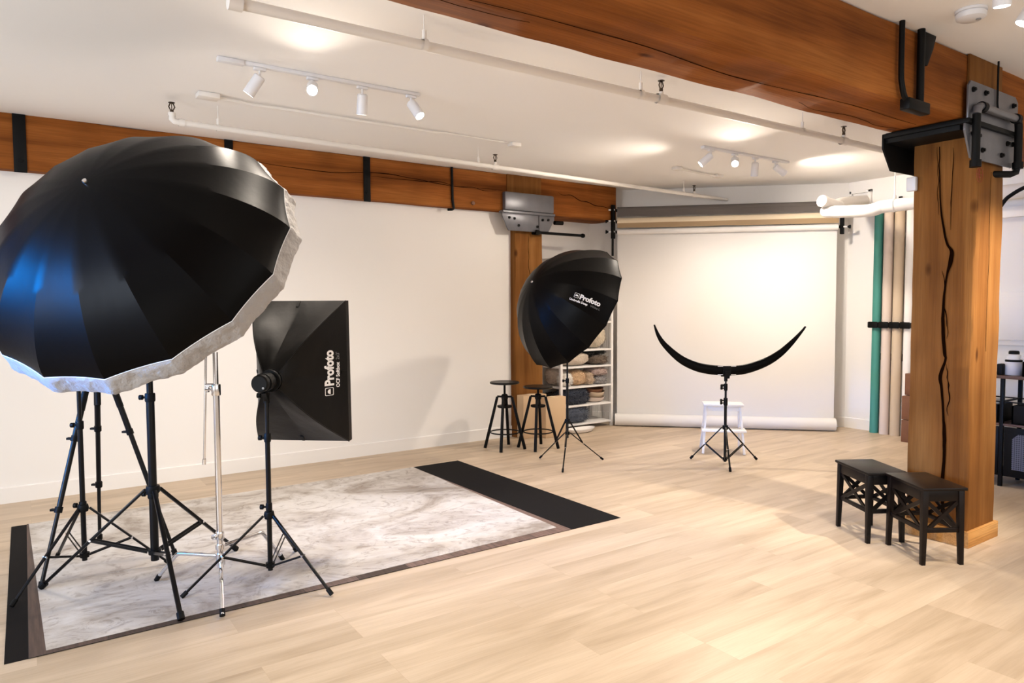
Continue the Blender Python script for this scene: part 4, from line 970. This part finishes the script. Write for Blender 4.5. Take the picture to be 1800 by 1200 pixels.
# ------------------------------------------------------------------ shelf unit and its contents
r = thing('shelf_unit', 'white metal shelf unit with furry blankets beside the paper backdrop', 'shelf', (5.585, 6.68, 0))
X0, X1, Y0, Y1 = 5.185, 5.985, 6.49, 6.885
for x in (X0, X1):
    for y in (Y0, Y1): MB().box(x-.017, x+.017, y-.015, y+.015, .0, 2.08, .002).build('post', 'white', r)
LV = (.075, .30, .525, .765, .965, 1.30, 1.65, 2.06)
for z in LV: MB().box(X0+.017, X1-.017, Y0-.01, Y1+.01, z-.022, z, .002).build('shelf_board', 'white', r)
for x in (X1,):
    mb = MB()
    for k in range(1, 11): mb.box(x-.002, x+.002, Y0+k*.036-.002, Y0+k*.036+.002, .04, 2.05)
    mb.build('side_grid', 'white', r)
def fur(name, label, cat, c, s, col, grp=None, n=900, ln=.022, seed=1, boxy=3.0, droop=0, curl=0):
    """a folded furry piece: rounded block with tufts"""
    mt_ = mat(name+'_pile', col, .9, spec=.1, var=.25, vscale=18, bump=.9, bscale=55, bdist=.02, sheen=.3)
    b = bmesh.new(); bmesh.ops.create_icosphere(b, subdivisions=4, radius=1); rnd = random.Random(seed); c = Vector(c)
    for v in b.verts:
        d = v.co.normalized(); e_ = boxy; k = (abs(d.x)**e_+abs(d.y)**e_+abs(d.z)**e_)**(-1/e_)
        p = d*k; p *= 1+.10*noise.noise(Vector((d.x*2.2+seed, d.y*2.2, d.z*2.2)))+.04*noise.noise(Vector((d.x*7+seed, d.y*7, d.z*7)))
        fold = .035*sin(p.z*9+seed) if boxy > 2.4 else 0
        v.co = Vector((p.x*s[0]*(1+fold), p.y*s[1]*(1+fold), max(-1, p.z)*s[2])) + c
        if v.co.z < c.z-s[2]*.97: v.co.z = c.z-s[2]*.97
    fs = b.faces[:]; base = [(f.calc_center_median().copy(), f.normal.copy()) for f in fs]
    for _ in range(n):
        p, nn_ = rnd.choice(base); nn_ = nn_.normalized()
        if p.z < c.z-s[2]*.9: continue
        j = Vector((rnd.uniform(-1, 1), rnd.uniform(-1, 1), rnd.uniform(-1.4, .4)))*.7
        q = p+Vector((rnd.uniform(-1, 1), rnd.uniform(-1, 1), rnd.uniform(-1, 1)))*.006
        tip = q+(nn_+j).normalized()*ln*rnd.uniform(.6, 1.3); tip.z = max(tip.z, c.z-s[2]*.97); sd = nn_.cross(j).normalized()*.004
        vs = [b.verts.new(q-nn_*.003+sd), b.verts.new(q-nn_*.003-sd), b.verts.new(tip)]; b.faces.new(vs)
    mb = MB(); mb.merge(b); o = mb.build(name, mt_, org=(c.x, c.y, c.z-s[2]), recalc=False, angle=80)
    return tag(o, label, cat, grp)
g = 'furry blankets on the white shelf unit'
fur('fur_blanket', 'cream furry blanket on the highest shelf that shows below the umbrella', 'blanket', (5.80, 6.66, .965+0.1624), (0.1802, .15, 0.1624), (.62, .53, .40), g, seed=2, boxy=2.2)
fur('fur_cushion', 'beige nubbly cushion leaning on the shelf under the umbrella', 'cushion', (5.47, 6.64, .765+.085), (.22, .15, .085), (.60, .50, .40), None, seed=3, n=1500, ln=.008, boxy=2.4)
fur('fur_blanket', 'nearly black furry blanket on top of the brown-grey one', 'blanket', (5.78, 6.68, .765+0.159), (0.1908, .14, 0.0381), (.012, .014, .013), g, seed=4)
fur('fur_blanket', 'brown-grey furry blanket under the nearly black one', 'blanket', (5.83, 6.62, .765+0.0616), (0.1272, .14, 0.056), (.16, .12, .09), g, seed=5)
fur('fur_blanket', 'pale beige furry blanket at the end nearest the wall column', 'blanket', (5.33, 6.76, .525+0.112), (0.1272, .12, 0.1064), (.60, .50, .42), g, seed=6, boxy=2.4)
fur('fur_blanket', 'bright white furry blanket on the shelf behind the thin stand', 'blanket', (5.30, 6.56, .525+0.084), (0.0901, .07, 0.084), (.80, .76, .70), g, seed=7, boxy=2.4)
fur('fur_blanket', 'tan fluffy blanket in the middle of the furry row', 'blanket', (5.50, 6.62, .525+0.0952), (0.1166, .13, 0.093), (.62, .42, .25), g, seed=8, boxy=2.4)
fur('fur_blanket', 'sand coloured furry blanket beside the tan one', 'blanket', (5.66, 6.62, .525+0.0784), (0.0583, .13, 0.0762), (.60, .46, .33), g, seed=9)
fur('fur_blanket', 'dusty pink furry blanket lying over the grey curly one', 'blanket', (5.83, 6.62, .525+0.1512), (0.1272, .12, 0.0504), (.50, .38, .34), g, seed=10)
fur('fur_blanket', 'grey curly furry blanket hanging over the shelf edge', 'blanket', (5.83, 6.60, .525+0.0448), (0.0954, .125, 0.0538), (.30, .28, .275), g, seed=11)
fur('fur_blanket', 'dark slate furry blanket on the lower shelf behind the thin stand', 'blanket', (5.45, 6.61, .30+0.0986), (0.212, .13, 0.0952), (.035, .042, .062), g, seed=12, n=1600, ln=.035)
fur('fur_blanket', 'slate grey furry blanket on the lowest shelf', 'blanket', (5.44, 6.62, .075+0.1064), (0.212, .13, 0.1042), (.085, .10, .135), g, seed=13, n=1600, ln=.03)
fur('fur_blanket', 'black furry blanket at the back of the lower shelf by the column', 'blanket', (5.30, 6.80, .30+0.0672), (0.106, .08, 0.0616), (.012, .012, .013), g, seed=14)
def bowl(name, label, c, a, b, h, m, grp=None):
    mb = MB(); pr = [(.55, 0), (.80, .25), (.95, .7), (1.0, 1.0), (.96, 1.0), (.88, .65), (.7, .28), (.0, .10)]; rings = []
    for q, hh in pr:
        rings.append([mb.bm.verts.new((c[0]+a*q*cos(t*2*pi/36), c[1]+b*q*sin(t*2*pi/36), c[2]+h*hh*(1+.08*cos(t*2*pi/36*2)))) for t in range(36)])
    for x, y in zip(rings, rings[1:]):
        for j in range(36): mb.bm.faces.new([x[j], x[(j+1) % 36], y[(j+1) % 36], y[j]])
    mb.bm.faces.new(rings[0][::-1]); o = mb.build(name, m, org=c); return tag(o, label, 'bowl', grp)
bowl('wooden_bowl', 'cream wooden bowl, lower of the two nested by the slate blankets', (5.81, 6.62, .302), .135, .13, .062, 'ppink')
bowl('wooden_bowl', 'cream wooden bowl stacked under the brown one', (5.81, 6.62, .345), .14, .13, .085, 'ptan')
bowl('wooden_bowl', 'long brown wooden bowl on top of the cream bowls', (5.79, 6.62, .385), .145, .12, .085, 'wdark')
bowl('shallow_tray', 'shallow cream tray on the floor under the lowest shelf', (5.36, 6.345, .0), .21, .10, .05, 'pwhite')

# cardboard boxes
def cbox(x0, x1, y0, y1, h, label):
    r = thing('cardboard_box', label, 'box', ((x0+x1)/2, (y0+y1)/2, 0), 'cardboard boxes by the wall column')
    MB().box(x0, x1, y0, y1, .001, h, .003).build('carton', 'card', r)
    MB().box((x0+x1)/2-.03, (x0+x1)/2+.03, y0+.005, y1-.005, h, h+.0012).build('tape', 'paperc', r)
cbox(4.80, 5.09, 6.28, 6.395, .455, 'slim cardboard box standing beside the shelf post')
cbox(4.575, 4.90, 6.40, 6.523, .485, 'cardboard box standing tight against the wall column')

# ------------------------------------------------------------------ right of the column: console, panel
r = thing('console_shelf', 'black metal console with mesh doors and walnut boards beyond the column', 'console', (6.72, 2.1, 0))
XA, XB, YA, YB = 6.55, 6.90, .6, 3.0
MB().box(XA-.02, XB+.02, YA, YB, .885, .908, .003).build('walnut_board', 'brownshelf', r, label='walnut top board')
MB().box(XA-.01, XB, YA, YB, .50, .517, .002).build('walnut_board', 'brownshelf', r, label='walnut middle board')
for y in (2.44, 1.6, .65, 2.95):
    for x in (XA, XB): MB().box(x-.014, x+.014, y-.014, y+.014, 0, .885, .002).build('post', 'black', r)
MB().box(XA+.01, XB, YA, YB, .085, .10, .002).build('bottom_panel', 'black', r)
for y0, y1 in ((2.46, 2.93), (2.03, 2.42), (1.62, 2.01), (1.15, 1.58), (.67, 1.13)):
    d = MB().box(XA-.004, XA+.008, y0, y1, .09, .49, .002).build('door', 'black', r)
    MB().prism([(y0+.06, .15), (y1-.06, .15), (y1-.06, .40), (y1-.10, .44), (y0+.10, .44), (y0+.06, .40)], 0, XA-.008, XA-.004).build('mesh_panel', 'meshd', d)
MB().box(XB-.012, XB-.006, YA, YB, .69, .70).build('rear_rail', 'black', r)
for y in (2.44, 2.95): MB().box(XA, XB, y-.008, y+.008, .69, .702).build('side_rail', 'black', r)
MB().box(XA-.006, XA+.006, YA, YB, .69, .70).build('front_rail', 'black', r)
def tote(y0, y1, z, h, label, extra=None):
    t = thing('storage_bin', label, 'bin', (6.7, (y0+y1)/2, z), 'black bins on the console')
    mb = MB(); x0, x1 = 6.57, 6.84; f = .015
    mb.box(x0, x1, y0, y1, z, z+.008).box(x0, x0+f, y0, y1, z, z+h, .003).box(x1-f, x1, y0, y1, z, z+h, .003).box(x0, x1, y0, y0+f, z, z+h, .003).box(x0, x1, y1-f, y1, z, z+h, .003)
    mb.build('bin_body', 'blackm', t); MB().box(x0-.004, x0, (y0+y1)/2+.02, (y0+y1)/2+.07, z+h-.05, z+h-.02, .001).build('label_holder', 'grey', t)
tote(2.06, 2.38, .517, .15, 'black bin with grey label on the middle board of the console')
tote(2.47, 2.78, .517, .15, 'black bin on the middle board half hidden by the column')
tote(2.05, 2.315, .908, .12, 'small black bin on the console top at the frame edge')
for k, (y, z, h, lb_) in enumerate(((2.60, .66, .03, 'white cloth bundle in the half hidden black bin'), (2.16, .655, .05, 'white cloth bundle in the bin with the grey label'))):
    fur('cloth_bundle', lb_, 'cloth', (6.70, y, z+h*.4), (.10, .10, h), (.75, .73, .72), n=10, ln=.004, seed=20+k, boxy=2.2)
r = thing('kettle', 'white and black electric appliance with handle on the console top', 'appliance', (6.68, 2.43, .908))
c = (6.68, 2.415, .909)
MB().lathe([(0, 0), (.062, 0), (.066, .01), (.066, .09), (.058, .11), (.0, .112)], c, (0, 0, 1), 28).build('body', 'plast', r)
MB().lathe([(.060, .108), (.061, .122), (.052, .126)], c, (0, 0, 1), 28).build('black_band', 'blackm', r)
MB().lathe([(.052, .124), (.048, .165), (.040, .17), (0, .17)], c, (0, 0, 1), 28).build('upper_body', 'white', r)
MB().lathe([(0, .168), (.038, .168), (.038, .19), (.032, .198), (0, .20)], c, (0, 0, 1), 28).build('lid', 'blackm', r)
MB().tube(catmull([(6.66, 2.36, 1.05), (6.66, 2.335, 1.045), (6.66, 2.325, 1.0), (6.66, 2.335, .95)], 4), .010, 10).build('handle', 'plast', r)
MB().box(6.58, 6.66, 2.46, 2.50, .909, 1.0, .006).build('black_attachment', 'blackm', r)

r = thing('electrical_panel', 'cream painted electrical panel door on the wall beyond the column', 'panel', (7.1, 2.58, 1.36))
MB().box(7.072, 7.099, 2.36, 2.80, 1.13, 1.60, .003).build('frame', 'trimw', r); MB().box(7.058, 7.072, 2.40, 2.76, 1.175, 1.555, .004).build('door', 'trimw', r)
MB().box(7.050, 7.058, 2.725, 2.765, 1.375, 1.395, .001).build('latch', 'grey', r)
o = MB().box(7.05, 7.099, -3.4, 2.999, 2.24, 2.33, .003).build('wall_ledge', 'trimw', org=(7.1, 2.5, 2.3)); tag(o, 'shallow cream ledge along the wall below the duct', 'ledge')
r = thing('arched_conduit', 'black conduit arching above the panel beyond the column', 'conduit', (6.6, 2.3, 2.35))
MB().tube(catmull([(6.6, 2.62, 2.10), (6.6, 2.50, 2.31), (6.6, 2.44, 2.37), (6.6, 2.34, 2.42), (6.6, 2.20, 2.44), (6.6, 1.9, 2.44)], 5), .016, 10).build('pipe', 'black', r)
MB().tube([(6.6, 2.305, 2.43), (6.6, 2.31, 2.36), (6.6, 2.32, 2.29)], .012, 8).build('drop', 'black', r)
MB().tube([(6.6, 2.20, 2.44), (6.6, 2.20, H)], .006, 8).build('hanger_rod', 'black', r)
